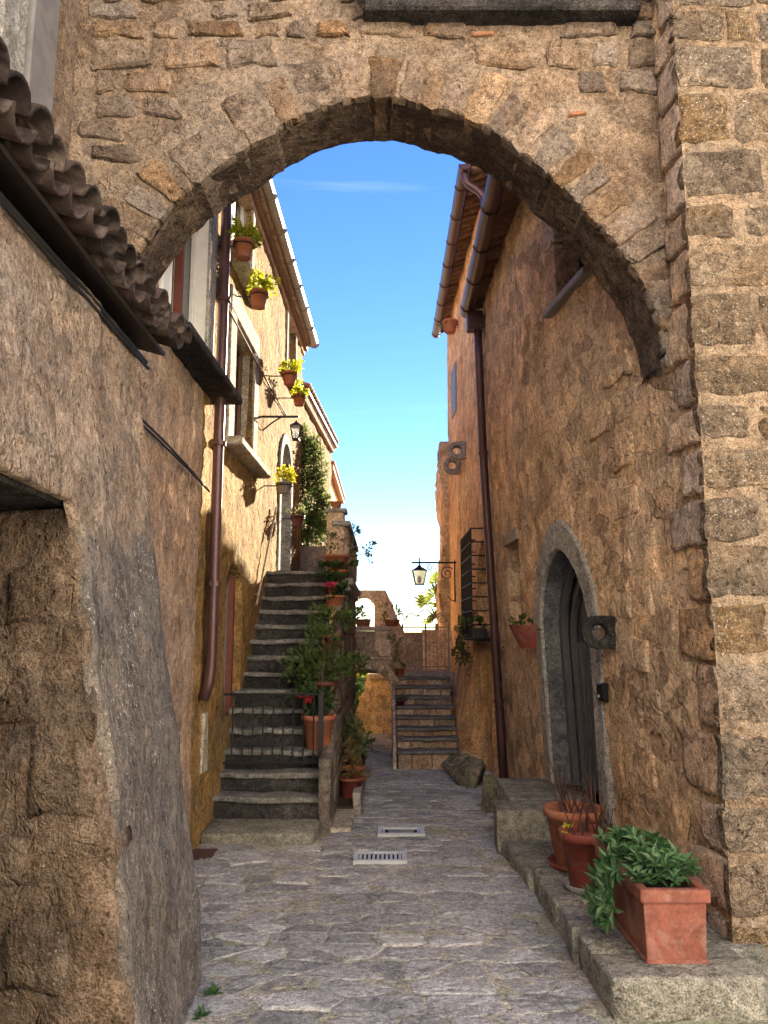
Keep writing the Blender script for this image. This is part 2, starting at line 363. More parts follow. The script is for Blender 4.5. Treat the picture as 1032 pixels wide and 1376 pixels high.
def clay_mat(name, c, var=0.35, bloom=0.35, rough=0.8, rnd=True):
    t = NT(name); co = t.coord((1, 1, 1), rnd)
    a = t.noise(co, 7, 7, 0.65); b = t.noise(co, 55, 4, 0.6)
    col = t.mix(var, c, t.ramp(a, [(0.3, 0.35), (0.55, 1.0), (0.75, 1.35)]), 'MULTIPLY')
    col = t.mix(.5, col, t.ramp(b, [(0.3, 0.6), (0.5, 1.0), (0.7, 1.3)]), 'MULTIPLY')
    col = t.mix(t.math('MULTIPLY', t.ramp(t.noise(co, 5, 6, 0.75, 0.8), [(0.5, 0), (0.66, 1)]), bloom), col, (0.42, 0.34, 0.28))
    return t.done(col, rough, t.bump(b, 0.25, 0.004, t.bump(a, 0.2, 0.006)), spec=0.25)
def tint_by_object(m, amt):
    nt = m.node_tree; b = nt.nodes['Principled BSDF']; src = b.inputs['Base Color'].links[0].from_socket
    oi = nt.nodes.new('ShaderNodeObjectInfo'); mr = nt.nodes.new('ShaderNodeMapRange'); hv = nt.nodes.new('ShaderNodeHueSaturation')
    mr.inputs[3].default_value = 1 - amt; mr.inputs[4].default_value = 1 + amt
    nt.links.new(oi.outputs['Random'], mr.inputs[0]); nt.links.new(mr.outputs[0], hv.inputs['Value']); nt.links.new(src, hv.inputs['Color']); nt.links.new(hv.outputs[0], b.inputs['Base Color'])
M['terracotta'] = clay_mat('terracotta', (0.36, 0.12, 0.058), 0.5, 0.35)
M['terracotta_red'] = clay_mat('red_terracotta', (0.22, 0.05, 0.036), 0.5, 0.18)
M['terracotta_dark'] = clay_mat('dark_glazed_clay', (0.11, 0.028, 0.028), 0.3, 0.1, 0.5)
M['terracotta_box'] = clay_mat('planter_clay', (0.27, 0.095, 0.066), 0.7, 0.32)
M['tile'] = clay_mat('roof_tile', (0.045, 0.03, 0.025), 0.75, 0.35)
M['tile_warm'] = clay_mat('warm_roof_tile', (0.34, 0.16, 0.085), 0.5, 0.3)
M['tile_brown'] = clay_mat('brown_roof_tile', (0.15, 0.08, 0.05), 0.6, 0.3); tint_by_object(M['tile_brown'], .35); tint_by_object(M['tile'], .55); tint_by_object(M['tile_warm'], .3)

def plain(name, c, rough=0.6, metal=0.0, n=20, var=0.35, bump=0.15, spec=0.4):
    t = NT(name); co = t.coord((1, 1, 1))
    a = t.noise(co, n, 6, 0.65)
    col = t.mix(var, c, t.ramp(a, [(0.3, 0.4), (0.55, 1.0), (0.75, 1.4)]), 'MULTIPLY')
    return t.done(col, rough, t.bump(a, bump, 0.004), metal, spec)
M['facade'] = plain('bounce_facade', (0.78, 0.755, 0.72), 0.9, 0, 1.5, 0.12, 0.05, 0.1)  # pale wall of the added house behind the camera, for bounced light
M['iron'] = plain('black_iron', (0.022, 0.021, 0.022), 0.6, 0.2)
M['pipe'] = plain('brown_downpipe', (0.085, 0.042, 0.042), 0.4, 0.3, 9)
M['gutter_l'] = plain('weathered_zinc', (0.34, 0.31, 0.30), 0.5, 0.4, 8)
M['sheet'] = plain('grey_sheet', (0.22, 0.21, 0.20), 0.6, 0.2)
M['cable'] = plain('black_cable', (0.018, 0.018, 0.018), 0.6)
M['wood_dark'] = plain('dark_door_wood', (0.035, 0.028, 0.024), 0.55, 0, 12)
M['wood_brown'] = plain('brown_door_wood', (0.15, 0.085, 0.05), 0.7, 0, 14)
M['wood_eave'] = plain('eave_timber', (0.22, 0.12, 0.06), 0.8, 0, 9)
M['wood_grey'] = plain('grey_weathered_wood', (0.20, 0.19, 0.185), 0.8, 0, 8, 0.5)
M['redline'] = plain('red_brown_paint', (0.16, 0.045, 0.03), 0.6)
M['white_paint'] = plain('white_paint', (0.72, 0.71, 0.68), 0.6, 0, 12, 0.2)
M['zinc_pale'] = plain('pale_grating', (0.5, 0.52, 0.53), 0.5, 0.1)
M['sign_white'] = plain('white_card', (0.7, 0.7, 0.68), 0.6)
M['plastic'] = plain('black_plastic', (0.012, 0.012, 0.013), 0.35)
M['soil'] = plain('potting_soil', (0.045, 0.03, 0.02), 0.95, 0, 40, 0.6, 0.8)
M['twig'] = plain('bare_twig', (0.055, 0.025, 0.02), 0.8, 0, 30)
M['bark'] = plain('bark', (0.10, 0.075, 0.05), 0.9, 0, 14, 0.5, 0.6)
M['dark'] = plain('dark_interior', (0.012, 0.011, 0.011), 0.9)
t = NT('window_glass'); M['glass'] = t.done((0.03, 0.035, 0.04), 0.06, spec=0.6)
t = NT('lantern_glass'); t.b.inputs['Transmission Weight'].default_value = 0.9; M['lantern_glass'] = t.done((0.9, 0.92, 0.92), 0.25, spec=0.5)

def leaf_mat(name, c1, c2, trans=0.45, rough=0.55):
    t = NT(name); co = t.coord((1, 1, 1), True)
    a = t.noise(co, 14, 3, 0.6)
    col = t.mix(t.ramp(a, [(0.35, 0.0), (0.65, 1.0)]), c1, c2)
    t.done(col, rough, spec=0.35)
    tr = t.N('ShaderNodeBsdfTranslucent'); t.L(col, tr.inputs['Color'])
    ms = t.N('ShaderNodeMixShader'); ms.inputs[0].default_value = trans
    t.L(t.b.outputs[0], ms.inputs[1]); t.L(tr.outputs[0], ms.inputs[2]); t.L(ms.outputs[0], t.out.inputs['Surface'])
    return t.m
M['leaf'] = leaf_mat('green_leaf', (0.055, 0.10, 0.025), (0.13, 0.19, 0.05))
M['leaf_dark'] = leaf_mat('dark_leaf', (0.025, 0.055, 0.018), (0.06, 0.11, 0.032), 0.35)
M['leaf_lime'] = leaf_mat('lime_leaf', (0.30, 0.36, 0.02), (0.55, 0.52, 0.03), 0.55)
M['leaf_fresh'] = leaf_mat('fresh_green_leaf', (0.035, 0.105, 0.035), (0.085, 0.19, 0.065), 0.35)
M['leaf_pale'] = leaf_mat('pale_green_leaf', (0.09, 0.18, 0.075), (0.18, 0.29, 0.14), 0.35)
M['leaf_olive'] = leaf_mat('olive_leaf', (0.10, 0.12, 0.045), (0.22, 0.23, 0.09), 0.45)
M['leaf_dry'] = leaf_mat('dry_leaf', (0.15, 0.09, 0.035), (0.28, 0.19, 0.07), 0.4)
M['petal_pink'] = leaf_mat('pink_petal', (0.45, 0.02, 0.10), (0.6, 0.06, 0.18), 0.4)
M['petal_red'] = leaf_mat('red_petal', (0.40, 0.015, 0.02), (0.5, 0.03, 0.03), 0.4)
M['petal_yellow'] = leaf_mat('yellow_petal', (0.34, 0.33, 0.02), (0.55, 0.48, 0.03), 0.45)
M['palm'] = leaf_mat('palm_leaf', (0.10, 0.15, 0.04), (0.3, 0.32, 0.06), 0.5)

# ------------------------------------------------------------------ wall surfaces with openings
def seg_dist(P, poly):
    """distance and nearest boundary point of a closed polygon; inside mask"""
    A = np.array(poly, float); B = np.roll(A, -1, 0)
    best = np.full(len(P), 1e9); near = P.copy(); ins = np.zeros(len(P), bool)
    for a, b in zip(A, B):
        d = b - a; t = np.clip(((P - a) @ d) / max(d @ d, 1e-12), 0, 1)
        q = a + t[:, None] * d; dd = np.hypot(*(P - q).T); m = dd < best
        best[m] = dd[m]; near[m] = q[m]
        c = ((a[1] > P[:, 1]) != (b[1] > P[:, 1]))
        xs = (b[0] - a[0]) * (P[:, 1] - a[1]) / (b[1] - a[1] + 1e-12) + a[0]
        ins ^= c & (P[:, 0] < xs)
    return best, near, ins
def surf(mb, u0, u1, v0, v1, step, fn, nrm, holes=(), outer=None, depth=0.3, amp=0.012, amp2=0.004, seed=0, back=None, sc=2.2):
    """displaced sheet over (u,v) with polygon openings whose edges turn inward by depth; outer = polygon outline (then edges turn inward too)"""
    nu = max(2, int(round((u1 - u0) / step)) + 1); nv = max(2, int(round((v1 - v0) / step)) + 1)
    U, V = np.meshgrid(np.linspace(u0, u1, nu), np.linspace(v0, v1, nv), indexing='ij')
    P = np.stack([U.ravel(), V.ravel()], 1)
    uc = (U[:-1, :-1] + U[1:, 1:]) / 2; vc = (V[:-1, :-1] + V[1:, 1:]) / 2
    C = np.stack([uc.ravel(), vc.ravel()], 1)
    keep = np.ones(len(C), bool); hole = np.full(len(C), -1)
    for k, h in enumerate(holes):
        poly, dep = h
        d, near, ins = seg_dist(P, poly); m = d < 0.62 * step; P[m] = near[m]
        _, _, ic = seg_dist(C, poly); keep &= ~ic; hole[ic] = k
    if outer is not None:
        d, near, ins = seg_dist(P, outer); m = d < 0.62 * step; P[m] = near[m]
        _, _, ic = seg_dist(C, outer); keep &= ic; hole[~ic] = 99
    keep = keep.reshape(nu - 1, nv - 1); hole = hole.reshape(nu - 1, nv - 1)
    base = fn(P[:, 0], P[:, 1]); nn = nrm(P[:, 0], P[:, 1])
    disp = fbm(base, sc, 4, seed, 0.55) * amp + fbm(base, 16.0, 3, seed + 50, 0.6) * amp2
    pos = base + nn * disp[:, None]
    idx = lambda i, j: i * nv + j
    vs = [tuple(p) for p in pos]; fs = []
    for i in range(nu - 1):
        for j in range(nv - 1):
            if keep[i, j]: fs.append((idx(i, j), idx(i + 1, j), idx(i + 1, j + 1), idx(i, j + 1)))
    ext = {}
    def deep(k, dep):
        key = (k, dep)
        if key not in ext:
            ext[key] = len(vs); vs.append(tuple(base[k] - nn[k] * dep))
        return ext[key]
    for i in range(nu - 1):
        for j in range(nv - 1):
            if not keep[i, j]: continue
            for di, dj, a, b in ((-1, 0, idx(i, j), idx(i, j + 1)), (1, 0, idx(i + 1, j + 1), idx(i + 1, j)),
                                 (0, -1, idx(i + 1, j), idx(i, j)), (0, 1, idx(i, j + 1), idx(i + 1, j + 1))):
                ii, jj = i + di, j + dj
                out = not (0 <= ii < nu - 1 and 0 <= jj < nv - 1)
                if out:
                    if back is None: continue
                    dep = back
                elif keep[ii, jj]: continue
                else: dep = back if (hole[ii, jj] == 99 or back) else holes[hole[ii, jj]][1]
                if dep is None: dep = depth
                fs.append((a, b, deep(b, dep), deep(a, dep)))
    if back:
        for i in range(nu - 1):
            for j in range(nv - 1):
                if keep[i, j]:
                    fs.append(tuple(deep(k, back) for k in (idx(i, j), idx(i, j + 1), idx(i + 1, j + 1), idx(i + 1, j))))
    mb.add(vs, fs); return mb
def arch_poly(u0, u1, v0, vs, va, n=10, pointed=0.0):
    """opening from v0, straight to the spring vs, arched to the apex va; going round from bottom left"""
    um, hw = (u0 + u1) / 2, (u1 - u0) / 2; pts = [(u0, v0)]
    for i in range(2 * n + 1):
        th = math.pi * (1 - i / (2 * n)); c, s_ = math.cos(th), math.sin(th)
        s2 = s_ if not pointed else (1 - pointed) * s_ + pointed * (1 - abs(c) ** 1.35)
        pts.append((um + hw * c, vs + (va - vs) * s2))
    return pts + [(u1, v0)]
rng = random.Random(7)
def stone(mb, poly, fr, proud=0.015, back=0.03, rnd=0.012, seed=0, inset=0.16, res=3):
    """one rough block: polygon outline resampled, jittered, its face domed; fr(u,v,n)"""
    r = random.Random(seed); k = len(poly); pts = []
    rnd = min(rnd, 0.075 * min(math.hypot(poly[i][0] - poly[i - 1][0], poly[i][1] - poly[i - 1][1]) for i in range(k)) + .002)
    for i in range(k):
        (a, b), (c, d) = poly[i], poly[(i + 1) % k]
        for q in range(res):
            f = (q + (0.5 if res == 1 else 0.16 if q == 0 else 0)) / res
            if q == res - 1 and res > 1: f = 0.84
            pts.append((a + (c - a) * f + r.uniform(-rnd, rnd), b + (d - b) * f + r.uniform(-rnd, rnd)))
    cu = sum(p[0] for p in pts) / len(pts); cv = sum(p[1] for p in pts) / len(pts); n = len(pts)
    vs = [fr(u, v, -back) for u, v in pts]
    vs += [fr(u + (cu - u) * 0.02, v + (cv - v) * 0.02, proud * r.uniform(0.25, 0.6)) for u, v in pts]
    vs += [fr(u + (cu - u) * inset, v + (cv - v) * inset, proud * r.uniform(0.8, 1.15)) for u, v in pts]
    vs += [fr(u + (cu - u) * 0.6, v + (cv - v) * 0.6, proud * r.uniform(0.85, 1.25)) for u, v in pts] + [fr(cu, cv, proud)]
    fs = [(a * n + i, a * n + (i + 1) % n, (a + 1) * n + (i + 1) % n, (a + 1) * n + i) for a in range(3) for i in range(n)]
    fs += [(3 * n + i, 3 * n + (i + 1) % n, 4 * n) for i in range(n)]
    if back > 0.2: fs.append(tuple(range(n))[::-1])
    mb.add(vs, fs); return mb
def catmull(pts, n=8):
    out = []
    for i in range(len(pts) - 1):
        p0 = Vector(pts[max(i - 1, 0)]); p1 = Vector(pts[i]); p2 = Vector(pts[i + 1]); p3 = Vector(pts[min(i + 2, len(pts) - 1)])
        for k in range(n):
            t = k / n
            out.append(0.5 * ((2 * p1) + (p2 - p0) * t + (2 * p0 - 5 * p1 + 4 * p2 - p3) * t * t + (3 * p1 - p0 - 3 * p2 + p3) * t ** 3))
    out.append(Vector(pts[-1])); return out
def const_n(n):
    n = np.array(n, float); return lambda u, v: np.tile(n, (len(u), 1))

# ================================================================== THE SETTING: ground and paving
def lattice(x0, x1, y0, y1, n, m, zf):
    vs = [(x0 + (x1 - x0) * i / n, y0 + (y1 - y0) * j / m, 0) for i in range(n + 1) for j in range(m + 1)]
    vs = [(x, y, zf(x, y)) for x, y, _ in vs]
    return vs, [(i * (m + 1) + j, (i + 1) * (m + 1) + j, (i + 1) * (m + 1) + j + 1, i * (m + 1) + j + 1) for i in range(n) for j in range(m)]
mb = MB(); mb.add(*lattice(-900, 900, -900, 900, 8, 8, lambda x, y: -0.9)); mb.build('ground', M['ground']); tag(bpy.data.objects['ground'], kind='structure')
mb = MB()
vs, fs = lattice(-2.2, 2.4, -6.4, 18.0, 130, 720, lambda x, y: gz(y))
A = np.array(vs); A[:, 2] += fbm(A, 3.0, 4, 3) * 0.006 + fbm(A, 14.0, 3, 8) * 0.006 + 0.0035
mb.add(A, fs); lane = mb.build('lane', M['joint'], smooth=True); tag(lane, kind='structure')
mb = MB(); mb.add(*lattice(-14, 14, -26, -0.6, 28, 26, lambda x, y: -0.035)); sq = mb.build('piazza', M['ground']); tag(sq, kind='structure')

def clip_poly(poly, a, b, c):                      # keep a*x+b*y<=c
    out = []
    for i in range(len(poly)):
        p, q = poly[i], poly[(i + 1) % len(poly)]
        dp, dq = a * p[0] + b * p[1] - c, a * q[0] + b * q[1] - c
        if dp <= 0: out.append(p)
        if (dp < 0 < dq) or (dq < 0 < dp):
            t = dp / (dp - dq); out.append((p[0] + (q[0] - p[0]) * t, p[1] + (q[1] - p[1]) * t))
    return out
def pave():
    r = random.Random(11); seeds = []
    y = 2.6; row = 0
    while y < 15.2:
        h = r.uniform(0.10, 0.22); x = -1.75 + r.uniform(0, 0.2)
        while x < 1.9:
            w = r.uniform(0.12, 0.30) if r.random() < .7 else r.uniform(.3, .55); seeds.append((x + w / 2, y + h / 2 + r.uniform(-0.05, 0.05))); x += w
        y += h; row += 1
    KY = 1.9; seeds = [(a, b * KY) for a, b in seeds]; S = np.array(seeds); out = []
    for k, (sx, sy) in enumerate(seeds):
        d = np.hypot(S[:, 0] - sx, S[:, 1] - sy); nb = np.argsort(d)[1:18]
        poly = [(sx - .6, sy - .6), (sx + .6, sy - .6), (sx + .6, sy + .6), (sx - .6, sy + .6)]
        for j in nb:
            tx, ty = S[j]; a, b = tx - sx, ty - sy
            poly = clip_poly(poly, a, b, (a * (sx + tx) + b * (sy + ty)) / 2 - 0.004 * math.hypot(a, b))
            if len(poly) < 3: break
        if len(poly) >= 3: out.append((sx, sy / KY, [(a, b / KY) for a, b in poly]))
    return out
def lane_ok(x, y):
    if y < 4.2: return -1.15 < x < 1.05
    if y < 6.5: return -1.5 < x < 1.0
    if y < 7.6: return -0.52 < x < 0.95
    if y < 10.9: return -0.46 < x < 1.35
    return -0.5 < x < 0.16
stones = [s for s in pave() if lane_ok(s[0], s[1])]
stones.sort(key=lambda s: s[1])
stuff = MB()
for k, (sx, sy, poly) in enumerate(stones):
    r = random.Random(k * 7 + 1)
    dz = r.uniform(-0.004, 0.006); tx, ty = r.uniform(-0.02, 0.02), r.uniform(-0.025, 0.025)
    fr = lambda u, v, n, dz=dz, tx=tx, ty=ty, sx=sx, sy=sy: Vector((u, v, gz(v) + dz + n + (u - sx) * tx + (v - sy) * ty))
    near = k < 300
    mbs = MB() if near else stuff
    # uneven outline, rounded corners, a lightly split face
    stone(mbs, poly, fr, r.uniform(0.004, 0.012), 0.03, 0.014, k, 0.16, 3)
    if near: mbs.build('paving_stone', M['paving'], lane)
if stuff.v: tag(stuff.build('far_paving', M['paving'], lane, smooth=True), kind='stuff')

# two drain covers and a rusty cover
def grate(name, label, px, py, w, d, bars, ins=False):
    p = onG(px, py); t = thing(name, label, 'drain cover', (p.x, p.y, gz(p.y)))
    z = gz(p.y) + 0.022
    f = MB()
    for a, b in (((-w/2, -d/2), (w/2, -d/2 + .035)), ((-w/2, d/2 - .035), (w/2, d/2)), ((-w/2, -d/2 + .035), (-w/2 + .035, d/2 - .035)), ((w/2 - .035, -d/2 + .035), (w/2, d/2 - .035))):
        f.box((p.x + a[0], p.y + a[1], z - .02), (p.x + b[0], p.y + b[1], z + .012))
    f.build('frame', M['zinc_pale'], t)
    MB().box((p.x - w/2 + .02, p.y - d/2 + .02, z - .03), (p.x + w/2 - .02, p.y + d/2 - .02, z - .004)).build('pit', M['dark'], t)
    if ins:
        MB().box((p.x - w*.27, p.y - d*.2, z - .003), (p.x + w*.27, p.y + d*.2, z + .006)).build('lid', M['sheet'], t)
    for k in range(bars):
        u = -w/2 + .035 + (w - .07) * (k + .5) / bars; bw = (w - .07) / bars * 0.28
        if ins and abs(u) < w * .29: continue
        MB().box((p.x + u - bw, p.y - d/2 + .035, z - .015), (p.x + u + bw, p.y + d/2 - .035, z + .007)).build('bar', M['zinc_pale'], t)
grate('drain_grate', 'pale metal drain grate of close bars, the one nearer the gate arch', 511, 1156, 0.40, 0.26, 10)
grate('drain_cover', 'pale framed drain cover with a solid lid in its middle, beyond the barred grate', 539, 1121, 0.40, 0.24, 10, True)
p = onG(286, 1150); MB().box((-1.5, p.y - .16, gz(p.y) - .01), (-1.31, p.y + .16, gz(p.y) + .012)).build('rusty_cover', plain('rusty_iron', (0.10, 0.05, 0.04), 0.8, 0.2, 40), bevel=.004)
tag(bpy.data.objects['rusty_cover'], 'small rusty brown iron cover at the foot of the left wall', 'drain cover')

# ================================================================== RIGHT: house with the pointed door, and its pier
def XR(Y, z):
    z = np.asarray(z, float)
    return np.interp(Y, [4.1, 5.7, 7.3, 9.7], [1.745, 1.63, 1.53, 1.47]) - sstep(4.3, 7.2, Y) * (0.042 * np.minimum(z, 4) + 0.02 * np.maximum(z - 4, 0))
def XF(Y, z):                                      # far right house, its foot flaring beside the steps
    z = np.asarray(z, float); Y = np.asarray(Y, float)
    fl = sstep(10.6, 11.4, Y) * (1 - sstep(13.6, 14.6, Y)) * np.clip(1 - z / 1.9, 0, 1) * 0.38
    return np.interp(Y, [9.6, 12, 15.2], [1.43, 1.36, 1.30]) - fl
def XL(Y, z=0.0):
    return -1.5 + 0.02 * (np.asarray(Y, float) - 6.5)
def onW(px, py, fX, g):
    X = g
    for _ in range(15):
        p = onX(px, py, X); X = float(fX(p.y, p.z))
    return onX(px, py, X)
onR = lambda px, py: onW(px, py, XR, 1.55)
onF = lambda px, py: onW(px, py, XF, 1.36)
onL = lambda px, py: onW(px, py, XL, -1.5)
YP = 4.1                                           # front of the corner pier
house_r = thing('stone_house', 'ochre stone house with a pointed grey stone doorway and a big rough-block corner pier', 'house', (1.8, 6.5, 0))
def fnR(u, v):
    ins_ = 0.034 * np.exp(-(np.maximum(u, 0) / .45) ** 2)
    Y = np.where(u < 0, YP, YP + u); X = XR(Y, v) + np.where(u < 0, -u, 0) + ins_; Y = Y + ins_
    return np.stack([X, Y, v], 1)
def nrR(u, v):
    t = sstep(-0.05, 0.05, u); n = np.stack([-t, -(1 - t), np.zeros_like(t)], 1)
    return n / np.linalg.norm(n, axis=1)[:, None]
def fr_R(Yc):                                      # frame on the street face round Yc: u = Y, v = z
    def f(u, v, n):
        return Vector((float(XR(u, v)) - n, u, v))
    return f
frR = fr_R(0)
door_in = arch_poly(5.74 - YP, 7.32 - YP, 0.2, 1.72, 2.56, 9, 0.25)
niche_r = [(8.02 - YP, 1.86), (8.72 - YP, 1.86), (8.72 - YP, 2.66), (8.02 - YP, 2.66)]
upw = [(5.45 - YP, 4.42), (6.35 - YP, 4.42), (6.35 - YP, 5.60), (5.45 - YP, 5.60)]
mb = surf(MB(), -1.7, 9.62 - YP, -0.2, 5.9, 0.036, fnR, nrR, [(door_in, 0.36), (niche_r, 0.3), (upw, 0.30)], amp=0.030, amp2=0.013, seed=4, sc=2.6)
mb.box((1.98, 4.5, -0.3), (6.5, 9.62, 5.9))
mb.build('wall', M['plaster_r'], house_r, smooth=True)
mb = MB(); mb.box((1.75, 4.14, 5.86), (6.5, 4.9, 7.6)); mb.build('pier_top', M['mortar'], house_r)
# pier front: big rough blocks with wide pale mortar
frP = lambda u, v, n: Vector((float(XR(YP, v)) + u, YP - n, v))
r = random.Random(3); v = 0.02; k = 0
mb = surf(MB(), -0.012, 1.7, -0.1, 6.2, 0.045, lambda u, v: np.stack([XR(YP, v) + u, np.full_like(u, YP - 0.005), v], 1), const_n((0, -1, 0)), amp=0.012, amp2=0.012, seed=41)
M['mortar_pier'] = stone_mat('pale_pier_mortar', C3((0.141, 0.100, 0.067), (0.194, 0.141, 0.097), (0.239, 0.180, 0.127)), 2.2, grey=(0.170, 0.145, 0.119), grey_amt=(0.54, 0.7), pore=0.6, speck=0.4, bump=1.0, rub=.4, rub_scale=10)
mb.build('mortar_face', M['mortar_pier'], house_r, smooth=True)
while v < 6.1:
    h = r.choice([0.24, 0.28, 0.31, 0.35]); u = -0.02; first = True
    while u < 1.6:
        w = r.uniform(0.34, 0.62) if first or r.random() < .6 else r.uniform(0.14, 0.3)
        if first: w = [0.52, 0.36][k % 2] + r.uniform(-.05, .05)
        g = r.uniform(0.03, 0.06)
        poly = [(u, v + r.uniform(0, .02)), (u + w - g, v + r.uniform(0, .02)), (u + w - g, v + h - g * .7), (u, v + h - g * .7)]
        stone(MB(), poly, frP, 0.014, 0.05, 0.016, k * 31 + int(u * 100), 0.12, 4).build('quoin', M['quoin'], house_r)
        if first:                                   # the same course turning the corner onto the lane side
            ws = [0.26, 0.44][k % 2] + r.uniform(-.04, .06)
            frS = lambda a, b, n: Vector((float(XR(YP + a, b)) - n, YP + a, b))
            if not (v > 3.5 and ws > 0.3): ws2 = ws
            else: ws2 = 0.3
            stone(MB(), [(0.004, v), (ws2, v + .01), (ws2, v + h - g), (0.004, v + h - g * .7)], frS, 0.008, 0.05, 0.016, k * 13 + 5, 0.2, 4).build('quoin', M['wallstone'], house_r, smooth=True)
        u += w; first = False
    v += h; k += 1
# weathered blocks that show through the render of the lane side
r = random.Random(21)
for row in range(9):
    v = 0.75 + row * 0.34 + r.uniform(-.03, .03); Y = 4.75 + r.uniform(0, .3)
    while Y < 5.5 + 0.9 * (v > 2.75):
        w = r.uniform(0.22, 0.5)
        if r.random() < 0.85 and not (Y + w > 5.55 and v < 2.9):
            h = r.uniform(0.2, 0.28)
            stone(MB(), [(Y, v), (Y + w, v + r.uniform(-.02, .02)), (Y + w, v + h), (Y, v + h)], frR, 0.012, 0.05, 0.03, row * 50 + int(Y * 10), 0.1, 4).build('wall_block', M['plaster_r'], house_r)
        Y += w + 0.05
# pointed stone doorway, in blocks
def ring_blocks(outer, inner, cuts, fr, n0, n1, mat, parent, name='arch_stone', bevel=.012):
    for a, b in zip(cuts[:-1], cuts[1:]):
        po = outer[a:b + 1]; pi = inner[a:b + 1]
        g = 0.002
        MB().prism(po + pi[::-1], fr, n0, n1).build(name, mat, parent, bevel=bevel, jit=0.006)
din = arch_poly(5.90, 7.16, 0.36, 1.72, 2.40, 9, 0.25); dout = arch_poly(5.70, 7.36, 0.36, 1.72, 2.66, 9, 0.25)
dpart = MB().prism(dout, frR, -0.27, -0.225); M['door_grey'] = plain('weathered_grey_door', (0.085, 0.085, 0.092), 0.65, 0, 10, 0.5)
dpart.build('door', M['door_grey'], house_r)
ring_blocks(dout, din, [0, 1, 6, 10, 14, 19, 20], frR, -0.22, 0.03, M['peperino'], house_r, 'arch_stone')
lin = arch_poly(5.915, 7.145, 0.36, 1.71, 2.385, 9, 0.25)
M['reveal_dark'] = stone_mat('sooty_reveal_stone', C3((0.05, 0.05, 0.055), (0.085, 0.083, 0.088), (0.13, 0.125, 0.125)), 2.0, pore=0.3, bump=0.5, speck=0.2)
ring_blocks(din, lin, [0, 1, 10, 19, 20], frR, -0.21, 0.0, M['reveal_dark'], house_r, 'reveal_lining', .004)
inn = arch_poly(6.0, 7.06, 0.36, 1.68, 2.30, 9, 0.25)
ring_blocks(lin, inn, [0, 20], frR, -0.208, -0.14, M['door_grey'], house_r, 'door_frame', .01)
din2 = arch_poly(6.12, 6.94, 0.36, 1.6, 2.15, 9, 0.25); din3 = arch_poly(6.17, 6.89, 0.36, 1.58, 2.09, 9, 0.25)
ring_blocks(din2, din3, [0, 20], frR, -0.222, -0.17, M['door_grey'], house_r, 'door_moulding', .006)
for q in range(6): MB().fbox(frR, 6.18 + q * .118, 6.285 + q * .118, 0.4, 1.62, -0.222, -0.20).build('door_plank', M['door_grey'], house_r, bevel=.006)
# niche with its lintel, upper window with stone side and tipped grey sill
MB().fbox(frR, 8.0, 8.74, 2.66, 2.80, -0.12, 0.012).build('lintel', M['peperino'], house_r, bevel=.012, jit=.008)
MB().fbox(frR, 8.04, 8.70, 1.84, 2.68, -0.31, -0.27).build('niche_back', M['reveal'], house_r)
up = MB().fbox(frR, 5.43, 6.37, 4.40, 5.62, -0.33, -0.27).build('upper_window', M['dark'], house_r)
MB().fbox(frR, 6.16, 6.40, 5.02, 5.60, -0.2, 0.022).build('window_jamb', M['wallstone'], up, bevel=.012, jit=.01)
MB().fbox(frR, 6.16, 6.40, 4.42, 5.0, -0.2, 0.018).build('window_jamb', M['wallstone'], up, bevel=.012, jit=.01)
MB().prism([(5.5, 4.40), (6.36, 4.40), (6.36, 4.46), (5.5, 4.46)], frR, -0.25, 0.07).build('window_sill', M['sheet'], up, bevel=.008)

# pierced projecting stone, beside the doorway; and two more high on the far house
def lug(name, label, fr, uc, vc, R, thick, length, mat, ax=None):
    t = thing(name, label, 'pierced stone', fr(uc, vc, 0), 'pierced projecting stones')
    # flat stone standing out from the wall in the plane of u: rounded free end, round hole
    outer = []; inner = []; n = 20
    O = fr(uc, vc, 0); N = (fr(uc, vc, 1) - O).normalized(); Z = Vector((0, 0, 1)); U = N.cross(Z)
    f2 = FR(O, N, Z, U)
    for i in range(n):
        th = 2 * math.pi * i / n; c, s_ = math.cos(th), math.sin(th)
        k = 1 / max(abs(c), abs(s_)) if c < 0 else 1.0
        outer.append((length - R + (R * c * (k if c >= 0 else min(k, 1.25) * 1.2)), R * s_ * (min(k, 1.2) if c < 0 else 1)))
        inner.append((length - R + R * 0.47 * c, R * 0.47 * s_))
    MB().ringprism(outer, inner, f2, -thick / 2, thick / 2).build('ring', mat, t, bevel=.012, jit=.008)
    MB().fbox(f2, -0.08, length - R * 1.75, -R * .8, R * .9, -thick / 2 + .003, thick / 2 - .003).build('tail', mat, t, bevel=.01, jit=.006)
    return t
p = onR(826, 850)
lug('pierced_stone', 'dark pierced stone lug projecting from the wall beside the pointed doorway', frR, p.y, p.z, 0.118, 0.09, 0.235, M['peperino_dark'])
p = onR(815, 930); t = thing('intercom', 'small black intercom box with pale edge below the pierced stone beside the doorway', 'intercom', p)
MB().fbox(frR, p.y - .05, p.y + .05, p.z - .065, p.z + .065, -0.01, 0.055).build('case', M['plastic'], t, bevel=.008)
MB().fbox(frR, p.y + .051, p.y + .058, p.z - .055, p.z + .055, 0.0, 0.05).build('side_plate', M['zinc_pale'], t)
MB().tube([frR(p.y, p.z - .03, .056), frR(p.y, p.z - .03, .062)], .012, 10).build('button', M['zinc_pale'], t)

